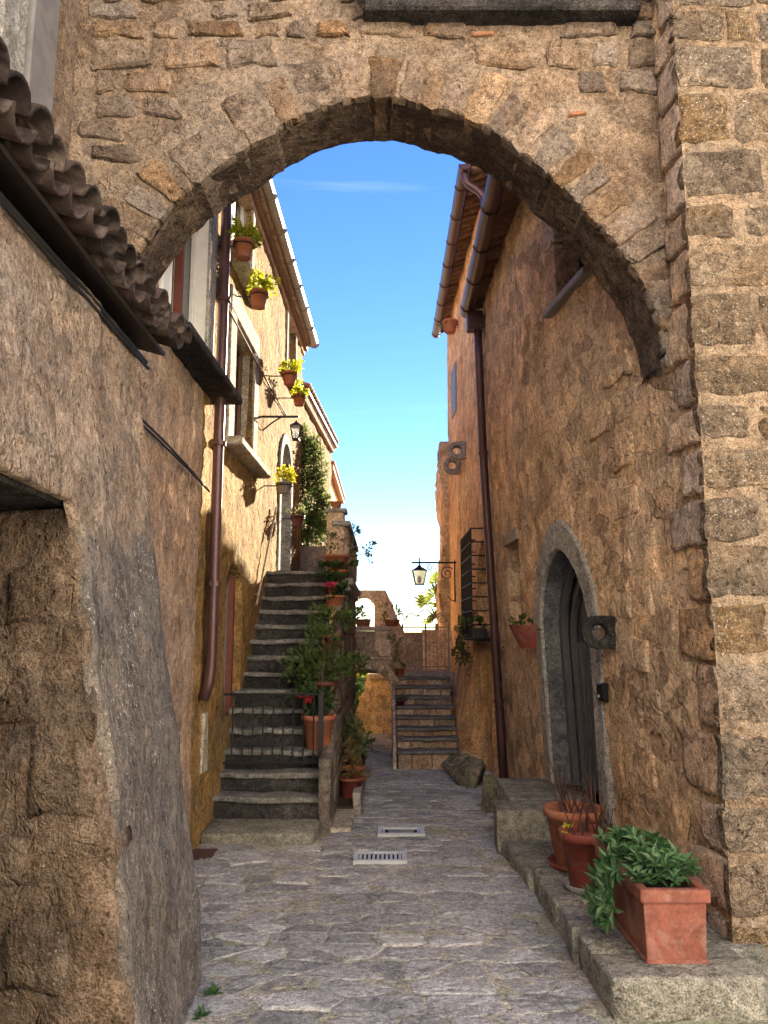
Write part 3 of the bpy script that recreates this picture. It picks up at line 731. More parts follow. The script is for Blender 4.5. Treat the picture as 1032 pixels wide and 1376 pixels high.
# roof edge, gutter, downpipe of the near right house
EZ, EX = 5.86, 1.10
roof = MB().hexa([(EX, 4.9, EZ), (6.5, 4.9, 7.7), (6.5, 9.65, 7.7), (EX, 9.65, EZ), (EX, 4.9, EZ + .05), (6.5, 4.9, 7.75), (6.5, 9.65, 7.75), (EX, 9.65, EZ + .05)]).build('roof', M['tile_brown'], house_r)
def half_tile(r0, r1, L, th=0.014, n=7):           # barrel tile along +x, hollow side down
    m = MB(); vs = []
    for rr in (0, th):
        for x, R in ((0, r0), (L, r1)):
            for i in range(n + 1):
                a = math.pi * i / n; vs.append((x, -(R - rr) * math.cos(a), (R - rr) * math.sin(a)))
    k = n + 1; f = []
    for i in range(n):
        f += [(i, i + 1, k + i + 1, k + i), (2*k + i, 3*k + i, 3*k + i + 1, 2*k + i + 1), (i, 2*k + i, 2*k + i + 1, i + 1), (k + i, k + i + 1, 3*k + i + 1, 3*k + i)]
    f += [(0, k, 3*k, 2*k), (n, 2*k + n, 3*k + n, k + n)]
    return m.add(vs, f)
tile_me = half_tile(0.085, 0.07, 0.46).mesh('tile', M['tile'], smooth=True)
tile_w = half_tile(0.085, 0.07, 0.40).mesh('tile', M['tile_warm'], smooth=True)
tile_b = half_tile(0.085, 0.07, 0.40).mesh('tile', M['tile_brown'], smooth=True)
slopeR = Quaternion((0, 1, 0), -math.radians(18))
flip = Quaternion((1, 0, 0), math.pi)
for k in range(26):
    Y = 5.2 + k * 0.17
    link_mesh('tile', tile_b, roof, (EX + 0.01, Y, EZ + 0.035), slopeR @ flip)
for k in range(26): link_mesh('tile', tile_b, roof, (EX - 0.015, Y0 := 5.285 + k * 0.17, EZ + 0.075), slopeR)
def gutter(parent, a, b, R, mat, n=9, name='gutter'):
    a, b = Vector(a), Vector(b); m = MB(); vs = []
    d = (b - a).normalized(); s_ = d.cross(Vector((0, 0, 1))).normalized()
    for P in (a, b):
        for rr in (R, R - .008):
            for i in range(n + 1):
                th = math.pi * i / n; vs.append(P + s_ * (rr * math.cos(th)) - Vector((0, 0, 1)) * (rr * math.sin(th)))
    k = n + 1; f = []
    for i in range(n):
        f += [(i, i + 1, 2*k + i + 1, 2*k + i), (k + i, 3*k + i, 3*k + i + 1, k + i + 1), (i, k + i, k + i + 1, i + 1), (2*k + i, 2*k + i + 1, 3*k + i + 1, 3*k + i)]
    f += [(0, 2*k, 3*k, k), (n, k + n, 3*k + n, 2*k + n)]
    f += [tuple(range(n + 1)), tuple(range(2*k, 2*k + n + 1))]
    g = m.add(vs, f).build(name, mat, parent, smooth=False)
    L = (b - a).length; q = 0.5
    while q < L:
        P = a + d * q; MB().tube([P + s_ * (R + .006) * math.cos(math.pi * i / 8) - Vector((0, 0, 1)) * (R + .006) * math.sin(math.pi * i / 8) for i in range(9)], .009, 5).build('gutter_clip', mat, g)
        q += 0.75
    return g
gutter(house_r, (EX - 0.08, 5.0, EZ - 0.0), (EX - 0.03, 9.45, EZ - 0.06), 0.085, M['pipe'])
ph = onX(648, 432, 1.19)
MB().fbox(FR((1.155, 9.33, EZ - .36), (1, 0, 0), (0, 0, 1), (0, 1, 0)), -.10, .10, 0, .24, -.09, .09).build('hopper', M['pipe'], house_r, bevel=.01)
MB().tube([(1.09, 9.33, EZ - .05), (1.12, 9.33, EZ - .12), (1.15, 9.33, EZ - .2)], .05, 10).build('gutter_outlet', M['pipe'], house_r, smooth=True)
pts = [Vector((float(XR(9.33, z)) - 0.085, 9.33, z)) for z in np.linspace(-0.05, EZ - .3, 14)]
pp = MB().tube(pts, .052, 12).build('downpipe', M['pipe'], house_r, smooth=True)
for z in (0.9, 2.3, 3.9): MB().tube([(float(XR(9.33, z)) - .085, 9.33, z - .02), (float(XR(9.33, z + .05)) - .085, 9.33, z + .02)], .06, 12).build('pipe_collar', M['pipe'], pp)

# ================================================================== RIGHT: taller house beyond
house_f = thing('tall_house', 'taller plain ochre house beyond the brown downpipe, with a caged window', 'house', (1.5, 12.5, -0.2))
def fnF(u, v): return np.stack([XF(u, v), u, v], 1)
frF = lambda u, v, n: Vector((float(XF(u, v)) - n, u, v))
cw = arch_poly(10.35, 11.35, 1.75, 2.5, 2.95, 6)
nich = arch_poly(9.78, 10.25, -0.05, 0.78, 1.02, 6)
FT = 7.86
mb = surf(MB(), 9.60, 15.2, -0.4, FT, 0.055, fnF, const_n((-1, 0, 0)), [(cw, 0.25), (nich, 0.22)], amp=0.022, amp2=0.006, seed=9)
mb.box((1.62, 9.66, -0.4), (7.0, 15.15, FT)); mb.add([(1.31, 15.2, -.4), (1.7, 15.2, -.4), (1.7, 15.2, FT), (1.31, 15.2, FT)], [(0, 1, 2, 3)])
mb.add([(1.43, 9.6, 5.6), (7.0, 9.6, 5.6), (7.0, 9.6, 9.6), (1.43, 9.6, FT)], [(0, 1, 2, 3)])
mb.build('wall', M['plaster_far'], house_f, smooth=True)
MB().box((1.50, 9.56, 5.9), (2.6, 9.595, 7.6)).build('end_panel', stone_mat('lichen_render', [(0.3, (0.25, 0.21, 0.07)), (0.55, (0.38, 0.33, 0.13)), (0.7, (0.5, 0.45, 0.25))], 3.0, pore=0.5, bump=0.6), house_f)
MB().fbox(frF, 10.33, 11.37, 1.70, 2.98, -0.26, -0.22).build('window_back', M['reveal'], house_f)
MB().fbox(frF, 9.76, 10.27, -0.1, 1.05, -0.24, -0.2).build('niche_back', M['wallstone'], house_f)
MB().fbox(frF, 12.30, 12.62, -0.2, 1.3, -0.05, 0.012).build('brick_patch', M['brick'], house_f, bevel=.02, jit=.02)
MB().fbox(frF, 13.3, 13.75, 3.2, 4.0, -0.05, 0.008).build('yellow_patch', plain('yellow_plaster', (0.55, 0.30, 0.06), 0.9, 0, 6), house_f, bevel=.02, jit=.03)
fx = 1.14
roof2 = MB().hexa([(fx, 9.45, FT), (7.0, 9.45, 10.1), (7.0, 15.3, 10.1), (fx, 15.3, FT), (fx, 9.45, FT + .05), (7.0, 9.45, 10.15), (7.0, 15.3, 10.15), (fx, 15.3, FT + .05)]).build('roof', M['tile_brown'], house_f)
for k in range(33): link_mesh('tile', tile_b, roof2, (fx + 0.01, 9.55 + k * 0.175, FT + 0.035), slopeR @ flip)
for k in range(33): link_mesh('tile', tile_b, roof2, (fx - 0.015, 9.64 + k * 0.175, FT + 0.075), slopeR)
for k in range(9): link_mesh('verge_tile', tile_b, roof2, (fx + .02 + k * 0.33, 9.47, FT + 0.1 + k * 0.127), Quaternion((0, 1, 0), -math.radians(21)))
gutter(house_f, (fx - 0.06, 9.4, FT - 0.0), (fx - 0.06, 15.25, FT - 0.03), 0.085, M['pipe'])
MB().tube(catmull([(1.08, 9.5, FT - .08), (1.12, 9.5, FT - .22), (1.3, 9.52, FT - .36), (1.34, 9.52, FT - .6), (1.34, 9.52, 5.9)], 6), .048, 10).build('downpipe', M['pipe'], house_f, smooth=True)
for px, py, R in ((626, 606, .12), (619, 626, .125)):
    p = onF(px, py)
    lug('pierced_stone', 'weathered pierced stone lug high on the tall house, %s one of the pair' % ('upper' if py < 615 else 'lower'), frF, p.y, p.z, 0.15, 0.14, 0.3, M['peperino'])
# iron cage before the window
t = thing('window_cage', 'projecting black iron cage over the window of the tall house', 'window grille', (1.3, 10.85, 1.6))
cz0, cz1, cx = 1.62, 3.08, 1.16; cy0, cy1 = 10.22, 11.55
bar_v = MB().tube([(0, 0, 0), (0, 0, cz1 - cz0)], .009, 6).mesh('bar', M['iron'])
for k in range(11): link_mesh('bar', bar_v, t, (cx, cy0 + (cy1 - cy0) * k / 10, cz0))
bar_h = MB().tube([(0, 0, 0), (0, cy1 - cy0, 0)], .010, 6).mesh('cross_bar', M['iron'])
bar_s = MB().tube([(0, 0, 0), (.28, 0, 0)], .010, 6).mesh('side_bar', M['iron'])
for k in range(9):
    z = cz0 + (cz1 - cz0) * k / 8
    link_mesh('cross_bar', bar_h, t, (cx, cy0, z)); link_mesh('side_bar', bar_s, t, (cx, cy0, z)); link_mesh('side_bar', bar_s, t, (cx, cy1, z))
MB().box((cx + .02, cy0 + .02, cz0 - .03), (cx + .25, cy1 - .02, cz0 - .012)).build('shelf', M['iron'], t)
# big stones at the wall foot
def boulder(c, R, seed, label):
    bm = bmesh.new(); bmesh.ops.create_icosphere(bm, subdivisions=4, radius=1.0)
    A = np.array([v.co[:] for v in bm.verts]); rr = np.random.RandomState(seed); pl_ = rr.normal(size=(13, 3)); pl_ /= np.linalg.norm(pl_, axis=1)[:, None]; off = rr.uniform(.55, .85, 13)
    dd = A @ pl_.T; lim = np.where(dd > 1e-3, off / np.maximum(dd, 1e-3), 9).min(1)
    d = np.minimum(lim, 1.15) * (1 + fbm(A + seed, 3.0, 4, seed + 3) * 0.14)
    A = A * d[:, None] * 1.25 * np.array(R) + np.array(c)
    m = MB().add(A, [tuple(v.index for v in f.verts) for f in bm.faces]); bm.free()
    o = m.build('boulder', M['rock'], smooth=True); tag(o, label, 'boulder', 'boulders along the wall foot')
p = onG(627, 1058); boulder((p.x + .05, p.y + .15, gz(p.y) + .12), (.20, .24, .18), 1, 'largest mossy boulder of the row at the foot of the tall house')
p = onG(612, 1045); boulder((p.x + .05, p.y + .25, gz(p.y) + .09), (.15, .2, .15), 2, 'mossy boulder between the largest one and the back steps')
p = onG(605, 1036); boulder((p.x + .02, p.y + .12, gz(p.y) + .06), (.09, .12, .11), 3, 'smallest mossy boulder, touching the back steps')
p = onG(654, 1092); boulder((p.x + .06, p.y + .12, gz(p.y) + .12), (.10, .12, .19), 4, 'upright wedge-shaped boulder against the doorstep of the pointed doorway')
p = onG(632, 1030); boulder((p.x + .06, p.y + .3, gz(p.y) + .28), (.13, .22, .34), 5, 'tall narrow boulder leaning on the wall above the others')

# rubble wall past the tall house
rw = thing('rubble_wall', 'rough lower stone wall continuing past the tall house towards the palm', 'wall', (1.3, 18, -0.3))
def fnW(u, v): return np.stack([np.interp(u, [15.2, 17, 26], [1.16, 1.24, 1.92]) + 0.05 * np.sin(v * 2.1) - .0 * v, u, v], 1)
toppoly = [(15.2, -.4), (26, -.4), (26, 1.0), (24, 1.15), (22, 1.05), (20.6, 1.3), (19.6, 1.6), (19.2, 2.6), (18.9, 3.9), (18.5, 4.75), (17.8, 4.95), (17.2, 4.9), (16.6, 5.15), (15.9, 5.3), (15.2, 5.55)]
surf(MB(), 15.2, 26, -.4, 5.8, 0.09, fnW, const_n((-1, 0, 0)), outer=toppoly, back=1.2, amp=0.10, amp2=0.03, seed=12).build('masonry', M['plaster_r'], rw, smooth=True)

# ================================================================== RIGHT: bench ledge and doorstep
ledge = thing('stone_ledge', 'low mossy stone ledge along the wall foot, carrying terracotta pots', 'ledge', (1.35, 4.8, 0))
LZ = 0.17
def ledge_edge(Y): return float(np.interp(Y, [3.6, 5.3, 6.4], [1.00, 0.985, 0.90]))
r = random.Random(5); Y = 3.70; k = 0
cutsY = [3.70, 4.02, 4.28, 4.50, 4.74, 4.98, 5.20, 5.42, 5.72, 6.0, 6.30]
for a, b in zip(cutsY[:-1], cutsY[1:]):
    e0, e1 = ledge_edge(a) + r.uniform(-.015, .02), ledge_edge(b) + r.uniform(-.015, .02)
    x2 = 1.86 if a > 4 else 1.70
    zt = LZ + r.uniform(-.012, .006) - (0.05 if a > 5.4 else 0)
    m = MB().hexa([(e0, a + .004, -.08), (x2, a + .004, -.08), (x2, b - .004, -.08), (e1, b - .004, -.08), (e0, a + .004, zt), (x2, a + .004, zt + .01), (x2, b - .004, zt + .01), (e1, b - .004, zt)])
    m.build('ledge_stone', M['ledge'], ledge, bevel=.022, seg=2, jit=.016, smooth=True)
st = thing('doorstep', 'raised grey stone doorstep before the pointed doorway', 'doorstep', (1.2, 6.8, 0))
MB().hexa([(0.87, 6.28, -.05), (1.40, 6.28, -.05), (1.42, 6.62, -.05), (0.90, 6.62, -.05), (0.87, 6.28, .33), (1.40, 6.28, .34), (1.42, 6.62, .34), (0.90, 6.62, .33)]).build('step_block', M['ledge'], st, bevel=.02, seg=2, jit=.014, smooth=True)
MB().hexa([(1.05, 6.63, -.05), (1.66, 6.63, -.05), (1.6, 7.5, -.05), (1.05, 7.5, -.05), (1.05, 6.63, .345), (1.66, 6.63, .35), (1.6, 7.5, .36), (1.05, 7.5, .36)]).build('door_slab', M['ledge'], st, bevel=.02, seg=2, jit=.01, smooth=True)
MB().hexa([(1.36, 5.6, .1), (1.7, 5.6, .1), (1.7, 6.62, .1), (1.41, 6.62, .1), (1.38, 5.6, .33), (1.7, 5.6, .33), (1.7, 6.62, .345), (1.43, 6.62, .345)]).build('door_slab', M['ledge'], st, bevel=.02, seg=2, jit=.01, smooth=True)

# ------------------------------------------------------------------ plants
def leaf(vs, fs, p, d, n, L, W, fold=0.18):
    d = d.normalized(); s_ = d.cross(n)
    s_ = s_.normalized() if s_.length > 1e-5 else d.orthogonal().normalized()
    n2 = s_.cross(d); b = len(vs)
    vs += [p, p + d * L * .5 + s_ * W * .5 + n2 * fold * W, p + d * L - n2 * L * .12, p + d * L * .5 - s_ * W * .5 + n2 * fold * W]
    fs += [(b, b + 1, b + 2), (b, b + 2, b + 3)]
def rvec(r):
    while True:
        v = Vector((r.uniform(-1, 1), r.uniform(-1, 1), r.uniform(-1, 1)))
        if 0.05 < v.length < 1: return v
def foliage(clumps, n, L, W, seed, up=0.5, droop=0.0):
    """leaves spread through several ellipsoid clumps: (centre, radii, weight)"""
    r = random.Random(seed); vs = []; fs = []; tot = sum(c[2] for c in clumps)
    for c, R, w in clumps:
        c = Vector(c); subs = [(rvec(r).normalized() * r.uniform(.3, 1.0)) for _ in range(max(4, int(n * w / tot / 14)))]
        for k in range(int(n * w / tot)):
            s_ = r.choice(subs) + rvec(r) * 0.34
            p = c + Vector((s_.x * R[0], s_.y * R[1], s_.z * R[2]))
            d = Vector((s_.x, s_.y, s_.z)) + rvec(r) * 0.8 + Vector((0, 0, up - droop))
            q = r.uniform(.65, 1.25)
            leaf(vs, fs, p, d, rvec(r) + Vector((0, 0, .9)), L * q, W * q)
    return MB().add(vs, fs)
def pot_prof(R, H, rim=0.16, taper=0.68, th=0.012):
    rr = R * rim * .5
    return [(R * taper * .97, 0), (R * taper, .006), (R * .90, H * (1 - rim)), (R * .905, H * (1 - rim)), (R * 1.0, H * (1 - rim) + .004), (R * 1.02, H * .985), (R * 1.0, H), (R * .9, H), (R * .88, H * .90)]
def pot_thing(name, label, base, R, H, mat='terracotta', group=None, taper=.68, soil=True, n=24):
    t = thing(name, label, 'flower pot', base, group)
    m = MB().lathe(pot_prof(R, H, taper=taper), base, n); pt = m.build('pot', M[mat], t, smooth=False, bevel=0)
    pt.data.polygons.foreach_set('use_smooth', [len(p.vertices) == 4 for p in pt.data.polygons])
    if soil: MB().lathe([(R * .88, H * .86), (R * .87, H * .885)], base, n).build('soil', M['soil'], t, jit=.006)
    return t
def add_leaves(t, clumps, n, L, W, mat, seed, name='foliage', **k):
    return foliage(clumps, n, L, W, seed, **k).build(name, M[mat], t)
def stems(t, base, tips, r0=.008, mat='twig', name='stem', seed=0):
    r = random.Random(seed)
    for tip in tips:
        a, b = Vector(base), Vector(tip); a = a + Vector((r.uniform(-.03, .03), r.uniform(-.03, .03), 0))
        mid = (a + b) / 2 + rvec(r) * (b - a).length * .12
        MB().tube(catmull([a, mid, b], 4), [r0 * (1 - .06 * i) for i in range(9)], 5).build(name, M[mat], t)

# the long terracotta planter on the ledge
bx0, bx1, by0, by1, bz, bh = 1.205, 1.525, 3.84, 4.62, LZ + .004, 0.335
pl = thing('planter_box', 'long rectangular terracotta planter full of fresh green leaves on the ledge', 'planter', ((bx0 + bx1) / 2, (by0 + by1) / 2, bz))
tp = 0.022
out0 = [(bx0 + tp, by0 + tp), (bx1 - tp, by0 + tp), (bx1 - tp, by1 - tp), (bx0 + tp, by1 - tp)]
out1 = [(bx0 + .012, by0 + .012), (bx1 - .012, by0 + .012), (bx1 - .012, by1 - .012), (bx0 + .012, by1 - .012)]
ins = [(bx0 + .04, by0 + .04), (bx1 - .04, by0 + .04), (bx1 - .04, by1 - .04), (bx0 + .04, by1 - .04)]
m = MB(); vs = [(*p, bz) for p in out0] + [(*p, bz + bh - .06) for p in out1] + [(*p, bz + bh - .06) for p in ins] + [(*p, bz + .05) for p in ins]
m.add(vs, [(0, 3, 2, 1)] + [(a * 4 + i, a * 4 + (i + 1) % 4, (a + 1) * 4 + (i + 1) % 4, (a + 1) * 4 + i) for a in range(3) for i in range(4)] + [(12, 13, 14, 15)])
m.build('box', M['terracotta_box'], pl, bevel=.006, seg=2)
rimo = [(bx0 - .006, by0 - .006), (bx1 + .006, by0 - .006), (bx1 + .006, by1 + .006), (bx0 - .006, by1 + .006)]
MB().ringprism(rimo, ins, FR((0, 0, bz + bh - .062), (1, 0, 0), (0, 1, 0), (0, 0, 1)), 0, .062).build('rim', M['terracotta_box'], pl, bevel=.012, seg=2)
foot = [(bx0 + .012, by0 + .012), (bx1 - .012, by0 + .012), (bx1 - .012, by1 - .012), (bx0 + .012, by1 - .012)]
MB().ringprism(foot, [(bx0 + .06, by0 + .06), (bx1 - .06, by0 + .06), (bx1 - .06, by1 - .06), (bx0 + .06, by1 - .06)], FR((0, 0, bz), (1, 0, 0), (0, 1, 0), (0, 0, 1)), 0.001, .022).build('foot_band', M['terracotta_box'], pl, bevel=.006)
MB().box((bx0 + .041, by0 + .041, bz + bh - .1), (bx1 - .041, by1 - .041, bz + bh - .05)).build('soil', M['soil'], pl)
def rosettes(centres, seed, L=.062, W=.022, nl=9):
    r = random.Random(seed); vs = []; fs = []
    for c, ax in centres:
        ax = Vector(ax).normalized(); a = ax.orthogonal().normalized(); b = ax.cross(a); ph = r.uniform(0, 6)
        for k in range(nl):
            th = ph + k * 2.4; out = a * math.cos(th) + b * math.sin(th); q = r.uniform(.7, 1.2)
            leaf(vs, fs, Vector(c) + ax * (k * .004), out + ax * (0.25 + .07 * k), ax, L * q, W * q, .25)
    return MB().add(vs, fs)
r = random.Random(8); cs = []
for k in range(125):
    x, y = r.uniform(bx0 + .0, bx1 - .03), r.uniform(by0 + .045, by1 - .02)
    cs.append(((x, y, bz + bh + r.uniform(-.02, .07) * (1 if x > bx0 + .05 else .6)), (r.uniform(-.5, .5), r.uniform(-.6, .3), 1)))
for k in range(48):                                 # a drooping part over the lane-side edge
    q = r.random(); cs.append(((bx0 - .015 - .05 * math.sin(q * 2.6) - r.uniform(0, .05), 4.02 + r.uniform(-.06, .20) + .05 * q, bz + bh + .05 - q * .29), (-.9, -.6, .15 - q * .4)))
rosettes(cs[::3] + cs[1::3], 3).build('foliage', M['leaf_fresh'], pl)
rosettes(cs[2::3], 4, .075, .026, 7).build('foliage', M['leaf_pale'], pl)
foliage([((1.36, 4.2, bz + bh + .03), (.12, .3, .05), 1)], 26, .05, .02, 12).build('dry_leaves', M['leaf_dry'], pl)
# two pots of bare twigs, each with a saucer
def twig_pot(label, base, R, H, mat, sauc, tips, seed):
    t = pot_thing('twig_pot', label, base, R, H, mat, None, .64, n=36)
    MB().lathe([(R * .60, .001), (R * .86, .002), (R * .92, .035), (R * .88, .037), (R * .82, .012), (R * .6, .012)], (base[0], base[1], base[2] - .012), 32).build('saucer', M[sauc], t, smooth=True)
    r = random.Random(seed)
    for k in range(tips):
        a = Vector(base) + Vector((r.uniform(-.6, .6) * R, r.uniform(-.6, .6) * R, H * .86))
        lean = Vector((r.uniform(-.45, .45), r.uniform(-.35, .35), 1)).normalized(); h = r.uniform(.16, .36)
        pts = [a, a + lean * h * .5 + rvec(r) * .02, a + lean * h + rvec(r) * .03]
        MB().tube(catmull(pts, 4), [.0065 - .0005 * i for i in range(9)], 5).build('twig', M['twig'], t)
        if r.random() < .5:
            MB().tube([pts[1], pts[1] + (lean + rvec(r) * .7).normalized() * h * .4], [.004, .002], 4).build('twig', M['twig'], t)
    return t
t2 = twig_pot('dark red terracotta pot of bare twigs with grey saucer, beside the long planter', (1.235, 4.95, LZ + .014), .165, .325, 'terracotta_red', 'peperino', 16, 4)
add_leaves(t2, [((1.10, 4.83, LZ + .36), (.04, .03, .03), 1)], 8, .03, .02, 'leaf_lime', 5, 'sprig')
twig_pot('pale terracotta pot of bare twigs standing against the doorway step', (1.27, 5.40, LZ + .014), .20, .36, 'terracotta', 'terracotta_red', 18, 9)
# weeds at the wall foot left

# ================================================================== THE GATE ARCH across the lane
YA, YB = 4.42, 4.82
arch = thing('gate_arch', 'broad masonry arch of tuff blocks and pale mortar spanning the lane', 'arch', (0, 4.6, 3.3))
apx = [(150, 420), (165, 370), (240, 265), (330, 200), (400, 158), (490, 131), (560, 139), (650, 170), (740, 238), (800, 300), (853, 365), (878, 412), (890, 455), (894, 492)]
apts = [onY(x, y, YA) for x, y in apx]
curve = catmull([(p.x, p.z, 0) for p in apts], 6)
AC = [(c.x, c.y) for c in curve]
grow = lambda d: [(AC[i][0] + d * n[0], AC[i][1] + d * n[1]) for i, n in enumerate(ANRM)]
ANRM = []
for i in range(len(AC)):
    a, b = AC[max(i - 1, 0)], AC[min(i + 1, len(AC) - 1)]; tx, tz = b[0] - a[0], b[1] - a[1]; l = math.hypot(tx, tz); ANRM.append((-tz / l, tx / l))
op = grow(0.010)
hole = [(op[0][0], 2.4)] + op + [(op[-1][0] + .5, op[-1][1] - .03), (op[-1][0] + .5, 2.4)]
def fnA(u, v): return np.stack([u, np.full_like(u, YA), v], 1)
mb = surf(MB(), -2.05, 1.95, 2.9, 6.35, 0.03, fnA, const_n((0, -1, 0)), [(hole, 0.4)], amp=0.016, amp2=0.016, seed=20, back=0.40, sc=3.2)
mb.build('wall', M['mortar'], arch, smooth=True)
frA = lambda u, v, n: Vector((u, YA - n, v))
# voussoirs right through the thickness
L = [0.0]
for a, b in zip(AC[:-1], AC[1:]): L.append(L[-1] + math.hypot(b[0] - a[0], b[1] - a[1]))
def at(s_):
    i = min(max(int(np.searchsorted(L, s_)) - 1, 0), len(AC) - 2); f = (s_ - L[i]) / (L[i + 1] - L[i])
    p = (AC[i][0] + (AC[i+1][0] - AC[i][0]) * f, AC[i][1] + (AC[i+1][1] - AC[i][1]) * f)
    n = (ANRM[i][0] + (ANRM[i+1][0] - ANRM[i][0]) * f, ANRM[i][1] + (ANRM[i+1][1] - ANRM[i][1]) * f)
    return p, n
r = random.Random(14); s_ = 0.05; k = 0
while s_ < L[-1] - 0.2:
    big = r.random() < 0.12
    w = r.uniform(0.10, 0.16) if not big else r.uniform(.20, .28)
    gap = r.uniform(0.015, 0.055)
    (p0, n0), (p1, n1) = at(s_), at(s_ + w)
    h = r.uniform(0.25, 0.38)
    if 1.0 < s_ < 1.35: h = .46
    e = r.uniform(-0.012, 0.008)
    poly = [(p0[0] + n0[0] * e, p0[1] + n0[1] * e), (p0[0] + n0[0] * h, p0[1] + n0[1] * h), (p1[0] + n1[0] * h, p1[1] + n1[1] * h), (p1[0] + n1[0] * e, p1[1] + n1[1] * e)]
    stone(MB(), poly, frA, r.uniform(.004, 0.024), 0.385 + r.uniform(0, .03), 0.02, 300 + k, 0.14, 4).build('voussoir', M['tuff'], arch)
    s_ += w + gap; k += 1
# rough soffit under the ring, its shade put into a dark brown colour
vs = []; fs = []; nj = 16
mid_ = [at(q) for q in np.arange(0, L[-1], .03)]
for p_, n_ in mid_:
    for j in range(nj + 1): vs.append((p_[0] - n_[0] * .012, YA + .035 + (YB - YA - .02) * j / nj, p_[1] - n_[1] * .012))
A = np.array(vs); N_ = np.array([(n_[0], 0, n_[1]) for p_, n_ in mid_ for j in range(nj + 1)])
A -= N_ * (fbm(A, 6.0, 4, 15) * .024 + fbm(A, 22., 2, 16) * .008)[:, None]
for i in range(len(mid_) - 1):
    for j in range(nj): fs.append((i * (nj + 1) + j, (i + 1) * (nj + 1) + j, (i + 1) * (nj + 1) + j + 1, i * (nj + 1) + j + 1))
M['soffit_shade'] = stone_mat('shaded_tuff', C3((0.045, 0.035, 0.03), (0.08, 0.06, 0.047), (0.13, 0.095, 0.07)), 2.5, pore=0.6, bump=1.1, rub=.5, rub_scale=9)
MB().add(A, fs).build('soffit', M['soffit_shade'], arch, smooth=True)
# smaller stones bedded in the mortar above and beside the ring
def inside_ring(u, v):
    _, _, ic = seg_dist(np.array([[u, v]]), [(x, y) for x, y in grow(0.34)] + [(grow(.34)[-1][0], 2), (grow(.34)[0][0], 2)])
    return bool(ic[0])
rows = []; v = 3.4
while v < 6.3:
    h = r.uniform(0.10, 0.18); u = -1.95 + r.uniform(0, .15)
    while u < 1.62:
        w = r.uniform(.12, .40)
        ok = not any(inside_ring(a, b) for a in (u, u + w) for b in (v, v + h))
        if ok and r.random() < 0.75:
            d = r.uniform(-.02, .02)
            stone(MB(), [(u, v + d), (u + w, v - d), (u + w - r.uniform(0, .05), v + h), (u + r.uniform(0, .04), v + h)], frA, r.uniform(.020, .034), .05, .022, 700 + k, .16, 4).build('stone', M['tuff'], arch)
            k += 1
        elif ok and r.random() < .12:
            stone(MB(), [(u, v), (u + w * .8, v + .015), (u + w * .8, v + .04), (u, v + .03)], frA, .02, .05, .006, 900 + k, .2, 2).build('tile_shard', M['tile_warm'], arch, smooth=True); k += 1
        u += w + r.uniform(.03, .08)
    v += h + r.uniform(.02, .05)
# dark projecting slab above the arch
a = onY(488, 14, YA - .12); b = onY(876, 14, YA - .12)
MB().box((a.x, YA - .14, a.z), (1.62, YA + .05, a.z + .13)).build('cornice_slab', M['peperino_dark'], arch, bevel=.015, jit=.008)
MB().box((a.x - .06, YA - .20, a.z + .135), (1.66, YA + .05, a.z + .24)).build('cornice_slab', M['peperino'], arch, bevel=.015, jit=.008)

# ================================================================== LEFT, near: battered wall with the tiled canopy
nl = thing('near_house', 'near house wall with grey speckled battered foot, dark recess and a stone window above', 'house', (-1.6, 3.2, 0))
def XN(z):
    return np.interp(z, [-.2, 0, 1.0, 2.2, 3.3], [-.83, -.87, -1.03, -1.245, -1.385])
YE, YJ = 4.27, 3.10
def fnN(u, v):                                      # u along Y; beyond YE the wall turns away
    Y = np.minimum(u, YE); X = XN(v) - np.maximum(u - YE, 0) * 0.97 + 0.06 * np.exp(-((u - YE) / .12) ** 2) * -1
    return np.stack([X, Y + np.maximum(u - YE, 0) * .25, v], 1)
def nrN(u, v):
    t = sstep(YE - .12, YE + .12, u); n = np.stack([1 - t, t, np.zeros_like(t)], 1); return n / np.linalg.norm(n, axis=1)[:, None]
rec = [(1.1, -.3)] + [(YJ + .022 * math.sin(z * 7.3) + .014 * math.sin(z * 19 + 1), z) for z in np.linspace(-.3, 2.2, 40)] + [(YJ - .05, 2.225), (2.5, 2.235), (1.1, 2.26)]
mb = surf(MB(), -0.2, 5.0, -.15, 3.27, 0.028, fnN, nrN, [(rec, 0.05)], amp=0.035, amp2=0.010, seed=30, sc=2.4)
mb.build('wall', M['coat'], nl, smooth=True)
# recess: far jamb facing us, back, soffit
fnJ = lambda u, v: np.stack([u, YJ - .03 + .35 * np.clip(-1.15 - u, 0, 2), v], 1)
jp = [(-2.6, -.2), (float(XN(-.2)) - .02, -.2)] + [(float(XN(z)) - .022 + .012 * math.sin(z * 9) + .009 * math.sin(z * 23), z) for z in np.linspace(0.05, 2.2, 36)] + [(-2.6, 2.24)]
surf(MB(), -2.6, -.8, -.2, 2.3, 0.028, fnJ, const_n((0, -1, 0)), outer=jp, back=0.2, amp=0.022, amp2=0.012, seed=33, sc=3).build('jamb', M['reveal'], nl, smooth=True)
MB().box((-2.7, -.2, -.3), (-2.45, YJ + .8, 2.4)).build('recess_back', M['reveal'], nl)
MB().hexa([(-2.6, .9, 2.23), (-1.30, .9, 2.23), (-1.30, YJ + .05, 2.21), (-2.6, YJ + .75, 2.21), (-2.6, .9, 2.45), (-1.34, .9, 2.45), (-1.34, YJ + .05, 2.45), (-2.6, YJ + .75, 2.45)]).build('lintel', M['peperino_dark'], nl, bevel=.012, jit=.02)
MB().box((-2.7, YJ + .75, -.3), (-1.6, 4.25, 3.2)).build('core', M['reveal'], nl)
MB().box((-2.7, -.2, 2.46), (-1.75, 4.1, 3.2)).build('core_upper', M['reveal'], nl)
r = random.Random(2)
frJ = lambda u, v, n: Vector((u, YJ - .035 + .35 * max(0, -1.15 - u) - n, v))
